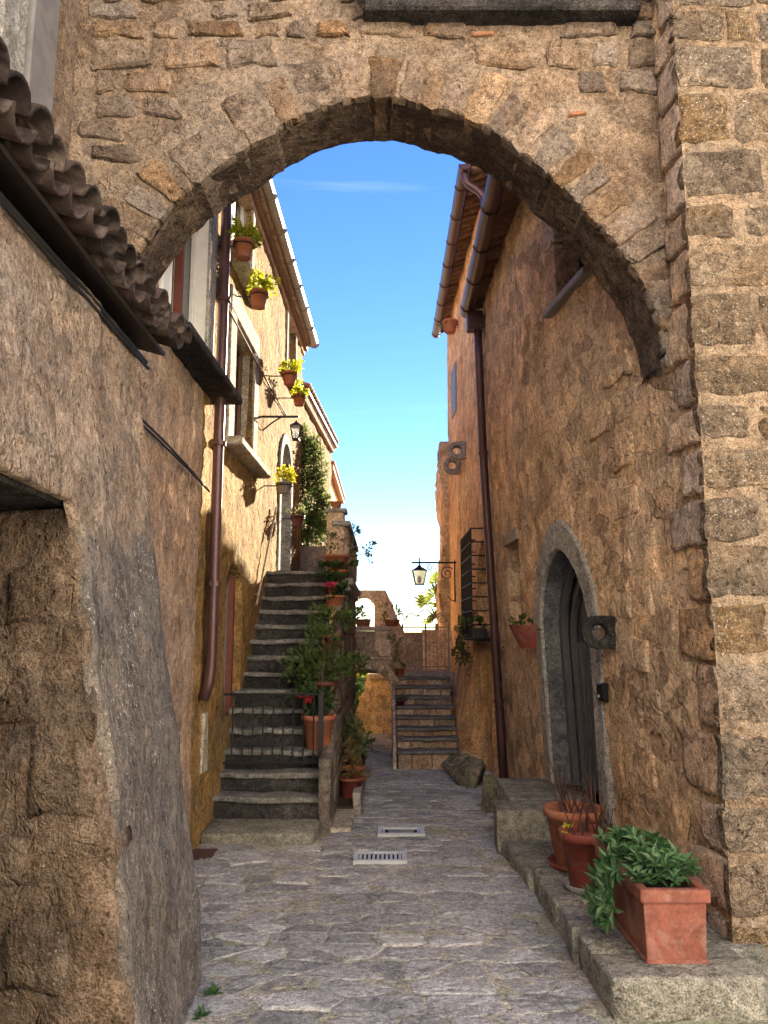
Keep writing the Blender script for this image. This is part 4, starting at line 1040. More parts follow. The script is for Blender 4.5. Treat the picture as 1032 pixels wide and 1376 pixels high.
for k, (u, v, w, h) in enumerate([(-1.32, .35, .3, .26), (-1.6, .72, .5, .2), (-1.25, .98, .28, .3), (-1.55, 1.32, .42, .3), (-1.9, 1.0, .3, .25), (-1.42, 1.72, .3, .24), (-1.75, .3, .36, .3), (-1.85, 1.7, .4, .3)]):
    stone(MB(), [(u - w / 2, v), (u + w / 2, v + .02), (u + w / 2 - .03, v + h), (u - w / 2, v + h)], frJ, .012, .05, .05, 80 + k, .35, 3).build('stone', M['reveal'], nl, smooth=True)
# wall above the canopy with a grey stone window
XU = -1.97
surf(MB(), -0.5, YA + .05, 3.2, 6.4, 0.05, lambda u, v: np.stack([np.full_like(u, XU), u, v], 1), const_n((1, 0, 0)), [([(2.3, 3.3), (3.52, 3.3), (3.52, 6.6), (2.3, 6.6)], .22)], amp=.02, amp2=.008, seed=36).build('upper_wall', M['mortar'], nl, smooth=True)
frU = lambda u, v, n: Vector((XU + n, u, v))
w = MB().fbox(frU, 2.25, 3.55, 3.3, 6.4, -.24, -.2).build('window', M['glass'], nl)
MB().fbox(frU, 3.76, 4.06, 3.25, 6.4, -.1, .045).build('jamb', M['wood_grey'], w, bevel=.012, jit=.006)
MB().fbox(frU, 3.50, 3.757, 3.25, 6.4, -.2, .02).build('jamb', M['peperino'], w, bevel=.012, jit=.006)
MB().fbox(frU, 3.30, 3.497, 3.25, 6.4, -.12, -.02).build('shutter', M['redline'], w, bevel=.008)
# canopy
cp = thing('tiled_canopy', 'dark narrow roof of old barrel tiles over the near left wall', 'canopy', (-1.5, 3.1, 3.3))
cz, cxe = 3.30, -1.185
MB().hexa([(cxe - .10, .6, cz + .0), (XU - .02, .6, cz + .20), (XU - .02, 4.32, cz + .20), (cxe - .10, 4.32, cz), (cxe - .10, .6, cz + .025), (XU - .02, .6, cz + .225), (XU - .02, 4.32, cz + .225), (cxe - .10, 4.32, cz + .025)]).build('board', M['wood_dark'], cp)
sl = Quaternion((0, 0, 1), math.pi) @ Quaternion((0, 1, 0), -math.radians(15))
n = 23
for k in range(n):
    Y = 0.75 + k * 0.158
    for row in range(3):
        d = row * 0.33; r = random.Random(k * 5 + row)
        x = cxe - d * math.cos(math.radians(15)) + r.uniform(-.025, .02); z = cz + d * math.sin(math.radians(15)) + row * .008
        jq = Quaternion((0, 0, 1), r.uniform(-.05, .05)) @ Quaternion((1, 0, 0), r.uniform(-.06, .06))
        if row < 2: link_mesh('tile', tile_me, cp, (x, Y, z + .095), jq @ sl @ flip)
        link_mesh('tile', tile_me, cp, (x + .01, Y + .079, z + .10), jq @ sl)
MB().tube([(-1.375, .5, 3.245), (-1.372, 2.2, 3.235), (-1.37, 3.4, 3.245), (-1.37, 4.24, 3.235)], .014, 8).build('cable', M['cable'], cp, smooth=True)
MB().tube([(-1.36, .5, 3.215), (-1.358, 2.4, 3.208), (-1.36, 4.26, 3.205)], .010, 8).build('cable', M['cable'], cp, smooth=True)
# pale stone stub at the frame edge and weeds
bm_ = MB(); A = []
m = MB().hexa([(-1.62, 2.05, -.05), (-1.06, 2.05, -.05), (-1.08, 2.5, -.05), (-1.62, 2.5, -.05), (-1.55, 2.12, .95), (-1.2, 2.12, .86), (-1.2, 2.42, .88), (-1.55, 2.42, .97)])
o = m.build('guard_stone', M['frame_light'], bevel=.06, seg=3, jit=.05, smooth=True); tag(o, 'pale rounded guard stone standing in the dark recess of the near wall', 'guard stone')
for k, (px, py, lab) in enumerate([(258, 1338, 'small rosette weed at the outer foot of the battered wall'), (232, 1368, 'small weed sprouting from the foot of the battered wall beside the rosette weed')]):
    p = onG(px, py); p.x = max(p.x, float(XN(0)) + .06)
    rr = random.Random(k); vs = []; fs = []
    for q in range(34): 
        d = rvec(rr); d.z = abs(d.z) * .8 + .15; leaf(vs, fs, Vector((p.x, p.y, .0)), d, Vector((0, 0, 1)), rr.uniform(.025, .07), .018)
    o = MB().add(vs, fs).build('weed', M['leaf_fresh']); tag(o, lab, 'weed', 'weeds at the wall foot')

# ================================================================== LEFT: long sunlit house with windows
hl = thing('sunlit_house', 'long sunlit ochre house with pale stone windows and flower pots on brackets', 'house', (-1.6, 8.5, 0))
frL = lambda u, v, n: Vector((float(XL(u)) + n, u, v))
def fnL(u, v): return np.stack([XL(u), u, v], 1)
def wy(px, py): return onL(px, py)
W1 = (5.12, 6.05, 3.86, 5.75); W2 = (7.30, 8.28, 3.52, 4.82); W3 = (6.98, 7.95, 5.36, 6.45); W4 = (10.75, 11.55, 5.45, 6.5)
rect = lambda w: [(w[0], w[2]), (w[1], w[2]), (w[1], w[3]), (w[0], w[3])]
ldoor = arch_poly(7.28, 8.02, 0.9, 2.08, 2.36, 7)
tdoor = arch_poly(10.35, 11.30, 2.4, 3.95, 4.38, 6)
LT = 6.62
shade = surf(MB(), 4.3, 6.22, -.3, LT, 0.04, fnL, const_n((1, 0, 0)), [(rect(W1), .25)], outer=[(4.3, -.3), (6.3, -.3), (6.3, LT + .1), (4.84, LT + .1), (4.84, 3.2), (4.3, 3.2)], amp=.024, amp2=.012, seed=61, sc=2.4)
M['plaster_shade'] = stone_mat('shaded_brown_plaster', C3((0.20, 0.13, 0.085), (0.30, 0.20, 0.135), (0.38, 0.27, 0.185)), 1.1, grey=(0.22, 0.18, 0.155), grey_amt=(0.48, 0.64), pore=0.6, bump=1.1, stretch=0.9, streak=0.15, rub=.6)  # browner plaster of the near stretch, with its shade put into the colour
shade.build('shade_wall', M['plaster_shade'], hl, smooth=True)
mb = surf(MB(), 6.22, 12.5, -.3, LT, 0.04, fnL, const_n((1, 0, 0)), [(rect(W2), .25), (rect(W3), .2), (rect(W4), .2), (ldoor, .15), (tdoor, .3)], amp=.022, amp2=.010, seed=61, sc=2.4)
mb.box((-7.5, 4.5, -.3), (-1.95, 12.48, LT)); mb.add([(-1.39, 12.5, -.3), (-2.0, 12.5, -.3), (-2.0, 12.5, LT), (-1.39, 12.5, LT)], [(0, 1, 2, 3)])
mb.add([(-1.54, 4.3, -.3), (-2.0, 4.3, -.3), (-2.0, 4.3, 3.2), (-1.54, 4.3, 3.2)], [(0, 1, 2, 3)])
mb.build('wall', M['plaster_l'], hl, smooth=True)
def window_l(w, frm=.16, sill=None, fm='frame_light', depth=.16, sm=None, proud=.02, leafm='wood_brown'):
    u0, u1, v0, v1 = w
    W = MB().fbox(frL, u0 - .02, u1 + .02, v0 - .02, v1 + .02, -depth - .05, -depth).build('window', M['glass'], hl)
    for a in ((u0 - frm, u0, v0 - .0, v1), (u1, u1 + frm, v0 - .0, v1), (u0 - frm, u1 + frm, v1, v1 + frm)):
        MB().fbox(frL, *a, -depth, proud).build('window_frame', M[fm], W, bevel=.01, jit=.006)
    sh = .09
    if sill: MB().prism([(u0 - frm - .08, v0 - sh), (u1 + frm + .08, v0 - sh), (u1 + frm + .08, v0 - .002), (u0 - frm - .08, v0 - .002)], frL, -.1, sill).build('window_sill', M[sm or fm], W, bevel=.015, jit=.005)
    for a in ((u0, u0 + .05, v0, v1), (u1 - .05, u1, v0, v1), ((u0 + u1) / 2 - .03, (u0 + u1) / 2 + .03, v0, v1), (u0 + .051, u1 - .051, v1 - .05, v1), (u0 + .051, u1 - .051, v0, v0 + .06)):
        MB().fbox(frL, *a, -depth - .001, -depth + .035 + .002 * (a[0] > u0)).build('sash', M[leafm], W, bevel=.005)
    return W
w1 = window_l(W1, .0, .16, 'white_paint', .10, 'peperino_dark', .03, 'white_paint')
MB().fbox(frL, 5.55, 5.60, 3.87, 5.74, -.09, -.03).build('mullion', M['redline'], w1)
MB().fbox(frL, 6.06, 6.30, 3.80, 5.9, -.1, .045).build('jamb', M['peperino'], w1, bevel=.012, jit=.006)
MB().fbox(frL, 6.302, 6.40, 3.80, 5.9, -.1, .02).build('casing', M['white_paint'], w1, bevel=.008)
MB().fbox(frL, 4.95, 5.11, 3.80, 5.9, -.1, .02).build('casing', M['white_paint'], w1, bevel=.008)
MB().prism([(4.9, 3.70), (6.62, 3.70), (6.62, 3.765), (4.9, 3.765)], frL, -.05, .24).build('lead_sill', M['peperino_dark'], w1, bevel=.012)
window_l(W2, .24, .17)
window_l(W3, .14, .14, 'frame_light', .12, None, .02, 'white_paint')
window_l(W4, .14, .14, 'frame_light', .12, None, .02, 'white_paint')
# small brown door in its plastered recess, dark upper door
d = MB().fbox(frL, 7.24, 8.06, .85, 2.40, -.18, -.14).build('door', M['wood_dark'], hl)
for q in range(5): MB().fbox(frL, 7.30 + q * .142, 7.43 + q * .142, .86, 2.36, -.139, -.125).build('door_plank', M['wood_grey'], d, bevel=.006)
MB().fbox(frL, 7.92, 8.0, .86, 2.3, -.124, -.07).build('door_post', M['redline'], d)
d = MB().fbox(frL, 10.33, 11.32, 2.4, 4.42, -.30, -.24).build('upper_door', M['wood_dark'], hl)
MB().prism(arch_poly(10.20, 11.45, 2.45, 3.95, 4.53, 6) + arch_poly(10.36, 11.29, 2.45, 3.95, 4.38, 6)[::-1], frL, -.2, .025).build('door_surround', M['peperino'], d, jit=.004)
# eave: stepped brick soffit, gutter, roof
g0, g1 = Vector((-1.41, 4.9, LT)), Vector((-1.24, 12.5, LT))
def xe(Y): return -1.41 + (Y - 4.9) * 0.0224
for k, (off, zz) in enumerate(((.05, -.26), (.10, -.18), (.15, -.10))):
    MB().hexa([(xe(4.9) - .4, 4.5, LT + zz), (xe(4.9) - .16 + off, 4.5, LT + zz), (xe(12.5) - .16 + off, 12.55, LT + zz), (-2.0, 12.55, LT + zz), (xe(4.9) - .4, 4.5, LT + zz + .078), (xe(4.9) - .16 + off, 4.5, LT + zz + .078), (xe(12.5) - .16 + off, 12.55, LT + zz + .078), (-2.0, 12.55, LT + zz + .078)]).build('eave_course', M[['brick', 'wood_eave', 'brick'][k]], hl)
rf = MB().hexa([(xe(4.5) + .0, 4.5, LT - .01), (xe(12.6), 12.6, LT - .01), (-7.5, 12.6, 8.6), (-7.5, 4.5, 8.6), (xe(4.5), 4.5, LT + .06), (xe(12.6), 12.6, LT + .06), (-7.5, 12.6, 8.7), (-7.5, 4.5, 8.7)]).build('roof', M['tile_warm'], hl)
slL = Quaternion((0, 0, 1), math.pi) @ Quaternion((0, 1, 0), -math.radians(18))
for k in range(40): link_mesh('tile', tile_w, rf, (xe(4.7 + k * .2) - .01, 4.7 + k * .2, LT + .09), slL)
gutter(hl, (xe(4.6) + .04, 4.6, LT + .02), (xe(12.6) + .04, 12.62, LT - .02), .075, M['gutter_l'])
# downpipe of this house, ending above the plinth, with an open foot
py_ = 6.42
pts = [(float(XL(py_)) + .085, py_, z) for z in np.linspace(LT - .1, 1.45, 9)] + [(float(XL(py_)) + .075, py_ - .01, 1.3), (float(XL(py_)) + .03, py_ - .03, 1.16)]
pp = MB().tube(pts, .046, 12).build('downpipe', M['pipe'], hl, smooth=True)
for z in (2.1, 3.3, 4.6): MB().tube([(float(XL(py_)) + .085, py_, z - .02), (float(XL(py_)) + .085, py_, z + .02)], .064, 12).build('pipe_collar', M['pipe'], pp)
MB().fbox(frL, 6.52, 6.72, .55, 1.05, -.02, .022).build('grey_patch', M['frame_light'], hl, bevel=.02, jit=.03)
# cables
t = thing('cable_run', 'thin black cables sagging across the shaded wall to the left downpipe', 'cable', (-1.46, 5.2, 3))
for dz in (0, -.03): MB().tube(catmull([frL(4.35, 3.02 + dz, .03), frL(5.0, 2.98 + dz, .045), frL(5.7, 2.93 + dz * .5, .04), frL(6.3, 2.86, .05)], 6), .008, 6).build('cable', M['cable'], t)
t = thing('facade_wire', 'thin wire running diagonally along the sunlit house to the wall lamp', 'cable', (-1.46, 8.5, 4.8))
a, b = onL(304, 415), onL(384, 560)
MB().tube(catmull([frL(a.y, a.z, .02), frL((a.y + b.y) / 2, (a.z + b.z) / 2 - .04, .03), frL(b.y, b.z, .02)], 8), .010, 6).build('wire', M['wood_eave'], t)

# pots held by iron brackets on the sunlit facade
def wall_pot(label, px, py, off, R, H, leafm, seed, nl=170, spread=1.35, mat='terracotta', trail=False):
    X = float(XL(8)) + off; p = onX(px, py, X); X = float(XL(p.y)) + off; p = onX(px, py, X)
    base = (p.x, p.y, p.z - H / 2)
    t = pot_thing('bracket_pot', label, base, R, H, mat, 'flower pots on wall brackets', n=20)
    wallx = float(XL(p.y)); z = base[2] + H * .72
    MB().tube([(wallx - .03, p.y, z), (p.x - R * .9, p.y, z)], .008, 6).build('bracket_arm', M['iron'], t)
    MB().tube([(p.x + R * .96 * math.cos(2 * math.pi * i / 16), p.y + R * .96 * math.sin(2 * math.pi * i / 16), z) for i in range(17)], .007, 5).build('bracket_ring', M['iron'], t)
    top = base[2] + H
    add_leaves(t, [((p.x + .01, p.y, top + R * 1.0), (R * spread, R * spread, R * 1.1), 3), ((p.x + R * .5, p.y + .02, top + R * .35), (R, R * .9, R * .6), 1.4), ((p.x - R * .3, p.y - .05, top + R * .5), (R * .9, R, R * .7), 1.2)], nl, .042, .03, leafm, seed)
    stems(t, (p.x, p.y, top - .03), [(p.x + .08, p.y, top + R), (p.x - .06, p.y + .05, top + R), (p.x, p.y - .07, top + R * .9)], .005, 'bark', seed=seed)
    return t
wall_pot('terracotta pot of lime leaves under the upper window nearest the arch, higher of two', 327, 336, .24, .095, .165, 'leaf_lime', 1, 520, 1.7)
wall_pot('terracotta pot of lime leaves at the far end of the upper sill, lower of two', 348, 403, .24, .095, .165, 'leaf_lime', 2, 520, 1.8)
wall_pot('terracotta pot of yellow-green leaves below the far upper window', 389, 509, .24, .10, .16, 'leaf_lime', 3, 360, 1.6)
wall_pot('small terracotta pot of yellow-green leaves just past the far upper window', 402, 538, .24, .095, .15, 'leaf_lime', 4, 320, 1.5)
wall_pot('grey metal pot of yellow flowers beside the dark upper door', 382, 656, .24, .105, .13, 'petal_yellow', 5, 330, 1.35, 'sheet')
wall_pot('dark clay pot on a scrolled iron bracket past the upper door', 400, 700, .22, .10, .14, 'leaf_olive', 6, 60, .9, 'terracotta_dark')
# wall lantern on the sunlit house
def lantern(t, c, R, H):
    """hanging four-sided lantern, c = top of body"""
    x, y, z = c; r0, r1 = R, R * .62
    q = [(1, 1), (-1, 1), (-1, -1), (1, -1)]
    MB().add([(x + a * r0 * 1.15, y + b * r0 * 1.15, z) for a, b in q] + [(x + a * r0 * .25, y + b * r0 * .25, z + H * .32) for a, b in q], [(0, 1, 5, 4), (1, 2, 6, 5), (2, 3, 7, 6), (3, 0, 4, 7), (4, 5, 6, 7), (3, 2, 1, 0)]).build('cap', M['iron'], t)
    MB().lathe([(r0 * .22, 0), (r0 * .3, H * .06), (r0 * .1, H * .14), (.01, H * .2)], (x, y, z + H * .32), 10).build('finial', M['iron'], t)
    for a, b in q: MB().tube([(x + a * r0, y + b * r0, z), (x + a * r1, y + b * r1, z - H)], .010, 5).build('post', M['iron'], t)
    for i in range(4):
        (a, b), (c2, d2) = q[i], q[(i + 1) % 4]
        MB().add([(x + a * r0 * .97, y + b * r0 * .97, z), (x + c2 * r0 * .97, y + d2 * r0 * .97, z), (x + c2 * r1 * .97, y + d2 * r1 * .97, z - H), (x + a * r1 * .97, y + b * r1 * .97, z - H)], [(0, 1, 2, 3)]).build('pane', M['lantern_glass'], t)
    MB().box((x - r1 * 1.1, y - r1 * 1.1, z - H - .02), (x + r1 * 1.1, y + r1 * 1.1, z - H)).build('base', M['iron'], t)
    MB().lathe([(r0 * .25, 0), (r0 * .3, H * .25), (r0 * .3, H * .45), (r0 * .15, H * .55)], (x, y, z - H * .95), 10).build('bulb', M['white_paint'], t, smooth=True)
p = onX(398, 573, -1.05); wx = float(XL(p.y))
t = thing('wall_lantern', 'iron wall lantern on a short arm above the dark upper door of the sunlit house', 'lantern', (wx, p.y, p.z), 'street lanterns')
lantern(t, (p.x, p.y, p.z), .062, .15)
MB().tube([(wx - .02, p.y, p.z + .12), (p.x + .03, p.y, p.z + .12)], .014, 6).build('arm', M['iron'], t)
MB().tube(catmull([(wx, p.y, p.z - .05), (wx + .12, p.y, p.z + .05), (wx + .22, p.y, p.z + .115)], 6), .010, 5).build('scroll', M['iron'], t)

# ================================================================== LEFT: outside staircase
stairs = thing('outside_staircase', 'steep outside staircase of dark stone steps against the sunlit house', 'staircase', (-1.05, 8.2, 0))
SY, SZ, ST, SR = 7.03, .287, .195, .167
SX1 = -.56
def step_y(k): return SY + (k - 1) * ST
def step_z(k): return SZ + (k - 1) * SR
MB().hexa([(-1.50, 6.59, -.05), (-.585, 6.59, -.05), (-.53, 7.06, -.05), (-1.5, 7.06, -.05), (-1.50, 6.59, .085), (-.585, 6.59, .085), (-.53, 7.06, .10), (-1.5, 7.06, .10)]).build('bottom_slab', M['ledge'], stairs, bevel=.02, seg=2, jit=.014, smooth=True)
for k in range(1, 15):
    y, z = step_y(k), step_z(k); rr = random.Random(k)
    x0 = float(XL(y)) - .05; x1 = SX1 + rr.uniform(-.012, .012) - .01 * max(0, k - 3) * .8
    if k <= 2: x1 += .03
    yb = y + ST + .06 if k < 14 else y + .5
    MB().slab(x0, x1, y - .035, yb, z - .05, z, 9).build('tread', M['tread'], stairs, bevel=.014, seg=2, jit=.022, smooth=True)
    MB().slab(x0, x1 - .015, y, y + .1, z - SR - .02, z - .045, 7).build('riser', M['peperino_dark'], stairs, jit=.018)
# landing and its masonry, flank wall facing the lane
MB().box((-1.6, step_y(14) + .4, 2.2), (-.52, 12.7, step_z(14) + .004)).build('landing', M['peperino'], stairs, jit=.006)
fl = [(6.98, -.3), (12.75, -.3), (12.75, 2.42), (9.5, 2.42), (9.3, 2.3), (7.45, .66), (7.3, .62), (6.98, .60)]
surf(MB(), 6.98, 12.75, -.3, 2.5, .045, lambda u, v: np.stack([np.interp(u, [7, 12.8], [-.47, -.47]), u, v], 1), const_n((1, 0, 0)), outer=fl, back=.10, amp=.02, amp2=.008, seed=70).build('flank_wall', M['flank'], stairs, smooth=True)
rr = random.Random(4)
frK = lambda u, v, n: Vector((-.47 + n, u, v))
for row in range(9):
    v = -.15 + row * .26; Y = 7.0 + rr.uniform(0, .1) + max(0, (row - 2) * .31)
    while Y < 12.5:
        w = rr.uniform(.25, .5)
        if v + .24 < .62 + (Y - 7.4) * .88 and v < 2.2: stone(MB(), [(Y, v), (Y + w - .03, v), (Y + w - .03, v + .23), (Y, v + .23)], frK, .016, .04, .015, row * 40 + int(Y * 9), .14, 3).build('block', M['flank'], stairs, smooth=True)
        Y += w
# parapet of the landing with its moulding, end post
MB().box((-.62, 9.62, 2.36), (-.46, 12.75, 3.02)).build('parapet', M['parapet'], stairs, bevel=.012, jit=.012)
for q in range(5): MB().box((-.458, 9.66 + q * .62, 2.52), (-.444, 10.24 + q * .62, 2.96)).build('parapet_panel', M['parapet'], stairs, bevel=.006, jit=.006)
MB().box((-.66, 9.56, 3.02), (-.42, 12.8, 3.09)).build('coping', M['peperino'], stairs, bevel=.015, jit=.008)
MB().box((-.52, 9.55, 2.28), (-.38, 12.8, 2.37)).build('moulding', M['peperino'], stairs, bevel=.02, jit=.006)
MB().box((-.50, 9.58, 2.21), (-.42, 12.78, 2.278)).build('moulding', M['peperino'], stairs, bevel=.015, jit=.006)
MB().box((-.72, 9.60, 2.40), (-.50, 9.84, 3.20)).build('end_post', M['bridge'], stairs, bevel=.012, jit=.008)
MB().box((-.75, 9.57, 3.20), (-.47, 9.87, 3.25)).build('post_cap', M['peperino'], stairs, bevel=.01)
MB().box((-1.42, 12.55, 2.4), (-.62, 12.7, 3.1)).build('back_parapet', M['parapet'], stairs, bevel=.012, jit=.01)
# leaning white handrail on the wall
a, b = onL(346, 770), onL(371, 690)
hr = thing('handrail', 'thin pale handrail rising along the sunlit wall beside the stairs', 'handrail', (-1.45, a.y, a.z))
MB().tube([frL(8.55, 2.0, .05), frL(9.75, 3.28, .05)], .013, 8).build('rail', M['frame_light'], hr)
for q in (0.1, .9): MB().tube([frL(8.55 + 1.2 * q, 2.0 + 1.28 * q, -.02), frL(8.55 + 1.2 * q, 2.0 + 1.28 * q, .05)], .008, 6).build('bracket', M['frame_light'], hr)
# iron gate across the third step
gy = step_y(3) - .08; gt, gb = onY(360, 933, gy).z, onY(360, 1030, gy).z
gx0, gx1 = onY(297, 980, gy).x, onY(433, 980, gy).x
gate = thing('stair_gate', 'low black iron bar gate across the foot of the dark staircase', 'gate', ((gx0 + gx1) / 2, gy, gb))
MB().tube([(gx0, gy, gt), (gx1, gy, gt)], .013, 6).build('top_rail', M['iron'], gate)
MB().tube([(gx0, gy, gb + .03), (gx1, gy, gb + .03)], .013, 6).build('bottom_rail', M['iron'], gate)
gm = MB().tube([(0, 0, 0), (0, 0, gt - gb - .03)], .008, 6).mesh('bar', M['iron'])
for k in range(10): link_mesh('bar', gm, gate, (gx0 + .01 + (gx1 - gx0 - .09) * k / 9, gy, gb + .03))
MB().box((gx1 - .035, gy - .02, .02), (gx1 + .012, gy + .02, gt + .03)).build('post', M['iron'], gate)
MB().tube([(gx0, gy, gb - .1), (gx0, gy, gt)], .013, 6).build('hinge_post', M['iron'], gate)

# pots down the stair edge
def stair_pot(label, k, R, H, mat, dx=0.0, dy=.03, z=None):
    base = (SX1 - R * .55 + dx, step_y(k) + dy + R * .4, step_z(k) + .002 if z is None else z)
    return pot_thing('stair_pot', label, base, R, H, mat, 'pots down the edge of the staircase', n=22), Vector(base) + Vector((0, 0, H))
t, top = stair_pot('wide terracotta pot on the top step with tall sprawling grey-green branches', 14, .17, .20, 'terracotta', .06)
add_leaves(t, [(top + Vector((0, 0, .12)), (.2, .16, .13), 2), (top + Vector((.30, .05, .10)), (.16, .12, .14), 1.2), (top + Vector((.24, .05, .30)), (.08, .08, .14), .6), (top + Vector((.42, .05, .02)), (.07, .06, .1), .5)], 260, .055, .028, 'leaf_olive', 31)
stems(t, top - Vector((0, 0, .04)), [top + Vector((.3, .05, .12)), top + Vector((.24, .05, .36)), top + Vector((.42, .05, .03)), top + Vector((-.1, 0, .2))], .007, 'bark', seed=3)
for k, lab, mat, leafm, nl in ((13, 'small terracotta pot of dark leaves, second from the top step', 'terracotta', 'leaf_dark', 130), (12, 'terracotta pot of dark spreading leaves, third from the top step', 'terracotta', 'leaf_dark', 130)):
    t, top = stair_pot(lab, k, .125, .16, mat, .06)
    add_leaves(t, [(top + Vector((0, 0, .05)), (.2, .15, .05), 1)], nl, .07, .05, leafm, 33 + k)
t, top = stair_pot('terracotta pot of pink flowers over dark leaves on the stair edge', 11, .125, .17, 'terracotta', .05)
add_leaves(t, [(top + Vector((0, 0, .05)), (.17, .14, .07), 1)], 150, .065, .045, 'leaf_dark', 41)
add_leaves(t, [(top + Vector((-.01, -.08, .10)), (.12, .07, .04), 1)], 90, .03, .028, 'petal_pink', 42, 'flowers')
t, top = stair_pot('bright red plastic pot with a thorny spreading green plant', 8, .135, .22, 'terracotta_red', .06)
add_leaves(t, [(top + Vector((0, 0, .16)), (.24, .2, .15), 2), (top + Vector((-.16, 0, .26)), (.14, .12, .10), 1), (top + Vector((.2, .1, .2)), (.14, .14, .12), 1)], 380, .06, .034, 'leaf', 43)
stems(t, top - Vector((0, 0, .03)), [top + Vector((-.15, 0, .3)), top + Vector((.2, .1, .25)), top + Vector((0, 0, .32))], .007, 'bark', seed=5)
t, top = stair_pot('dark clay pot with a very large leafy bush in the middle of the staircase', 5, .17, .26, 'terracotta_dark', .03)
add_leaves(t, [(top + Vector((-.04, -.04, .16)), (.30, .24, .22), 3), (top + Vector((.02, 0, .40)), (.24, .2, .17), 2), (top + Vector((-.24, -.05, .06)), (.18, .16, .14), 1), (top + Vector((.34, .05, .17)), (.20, .14, .12), 1.1), (top + Vector((-.12, -.1, -.12)), (.2, .1, .14), .8)], 1500, .058, .034, 'leaf', 44)
stems(t, top - Vector((0, 0, .05)), [top + Vector((-.2, 0, .2)), top + Vector((.36, .05, .2)), top + Vector((0, 0, .5)), top + Vector((-.1, -.1, .3))], .010, 'bark', seed=6)
t, top = stair_pot('large square-shouldered terracotta pot with red blooms behind the iron gate', 3, .165, .31, 'terracotta', .03, .02)
add_leaves(t, [(top + Vector((0, -.02, .12)), (.2, .16, .15), 1)], 320, .06, .035, 'leaf_dark', 45)
add_leaves(t, [(top + Vector((-.1, -.14, .16)), (.05, .03, .05), 1)], 45, .03, .026, 'petal_red', 46, 'flowers')

# low kerbed bed beside the stair flank with pots
kb = thing('planting_bed', 'narrow kerbed stone bed along the foot of the staircase flank', 'planting bed', (-.38, 8.6, 0))
MB().hexa([(-.30, 7.75, -.1), (-.22, 7.75, -.1), (-.22, 9.9, -.16), (-.30, 9.9, -.16), (-.30, 7.75, .17), (-.22, 7.75, .17), (-.22, 9.9, .12), (-.30, 9.9, .12)]).build('kerb', M['peperino'], kb, bevel=.012, jit=.008)
MB().box((-.46, 7.75, -.1), (-.302, 9.9, .05)).build('bed', M['soil'], kb, jit=.02)
MB().box((-.47, 7.0, -.1), (-.28, 7.74, .03)).build('pale_slab', M['frame_light'], kb, bevel=.008, jit=.006)
def bed_pot(label, y, R, H, mat, leafm, nl, seed, clump):
    base = (-.36 if R < .13 else -.335, y, .05); t = pot_thing('bed_pot', label, base, R, H, mat, 'pots in the bed beside the staircase', n=20)
    top = Vector(base) + Vector((0, 0, H)); add_leaves(t, [(top + Vector(c), rr, w) for c, rr, w in clump], nl, .07, .03, leafm, seed)
    return t
bed_pot('red clay pot of dry straggling leaves at the near end of the bed', 8.15, .13, .20, 'terracotta_red', 'leaf_dry', 170, 51, [((.02, 0, .08), (.15, .14, .1), 1), ((.0, 0, .25), (.1, .1, .12), .6)])
bed_pot('terracotta pot of tall green and brown stalks behind the dry-leaved pot', 8.75, .13, .2, 'terracotta', 'leaf_olive', 330, 52, [((0, 0, .2), (.14, .14, .22), 1), ((.0, 0, .45), (.12, .12, .14), .8)])
bed_pot('dark clay pot at the far end of the bed with a rounded shrub', 9.45, .13, .2, 'terracotta_dark', 'leaf', 260, 53, [((0, 0, .18), (.15, .15, .18), 1)])

# ================================================================== LEFT, beyond: two further houses and the climber
h2 = thing('vine_house', 'lower ochre house beyond the long sunlit one, hung with a climbing plant', 'house', (-1.3, 14, 0))
X2 = lambda u: np.interp(u, [12.5, 16.5], [-1.40, -1.16])
surf(MB(), 12.52, 16.5, -.3, 5.72, .06, lambda u, v: np.stack([X2(u), u, v], 1), const_n((1, 0, 0)), amp=.02, amp2=.008, seed=77).box((-7, 12.6, -.3), (-1.45, 16.45, 5.7)).build('wall', M['plaster_l'], h2, smooth=True)
rf2 = MB().hexa([(-1.28, 12.5, 5.72), (-1.02, 16.6, 5.72), (-7, 16.6, 7.6), (-7, 12.5, 7.6), (-1.28, 12.5, 5.78), (-1.02, 16.6, 5.78), (-7, 16.6, 7.66), (-7, 12.5, 7.66)]).build('roof', M['tile_warm'], h2)
for k in range(22): link_mesh('tile', tile_w, rf2, (-1.26 + k * .0112, 12.6 + k * .185, 5.80), slL)
MB().hexa([(-1.5, 12.55, 5.6), (-1.34, 12.55, 5.6), (-1.10, 16.5, 5.6), (-1.5, 16.5, 5.6), (-1.5, 12.55, 5.71), (-1.30, 12.55, 5.71), (-1.06, 16.5, 5.71), (-1.5, 16.5, 5.71)]).build('eave_course', M['brick'], h2)
h3 = thing('end_house', 'last low house on the left with a small tiled eave', 'house', (-1.2, 19, 0))
MB().box((-7, 16.6, -.3), (-1.26, 21.5, 5.3)).build('wall', M['plaster_far'], h3)
rf3 = MB().hexa([(-1.12, 16.6, 5.3), (-1.12, 21.6, 5.3), (-7, 21.6, 7.0), (-7, 16.6, 7.0), (-1.12, 16.6, 5.36), (-1.12, 21.6, 5.36), (-7, 21.6, 7.06), (-7, 16.6, 7.06)]).build('roof', M['tile_warm'], h3)
for k in range(24): link_mesh('tile', tile_w, rf3, (-1.11, 16.7 + k * .2, 5.38), slL)
vine = thing('climbing_plant', 'tall climbing plant with mixed green leaves covering the wall past the upper door', 'climber', (-1.3, 13, 2.6))
cl = []
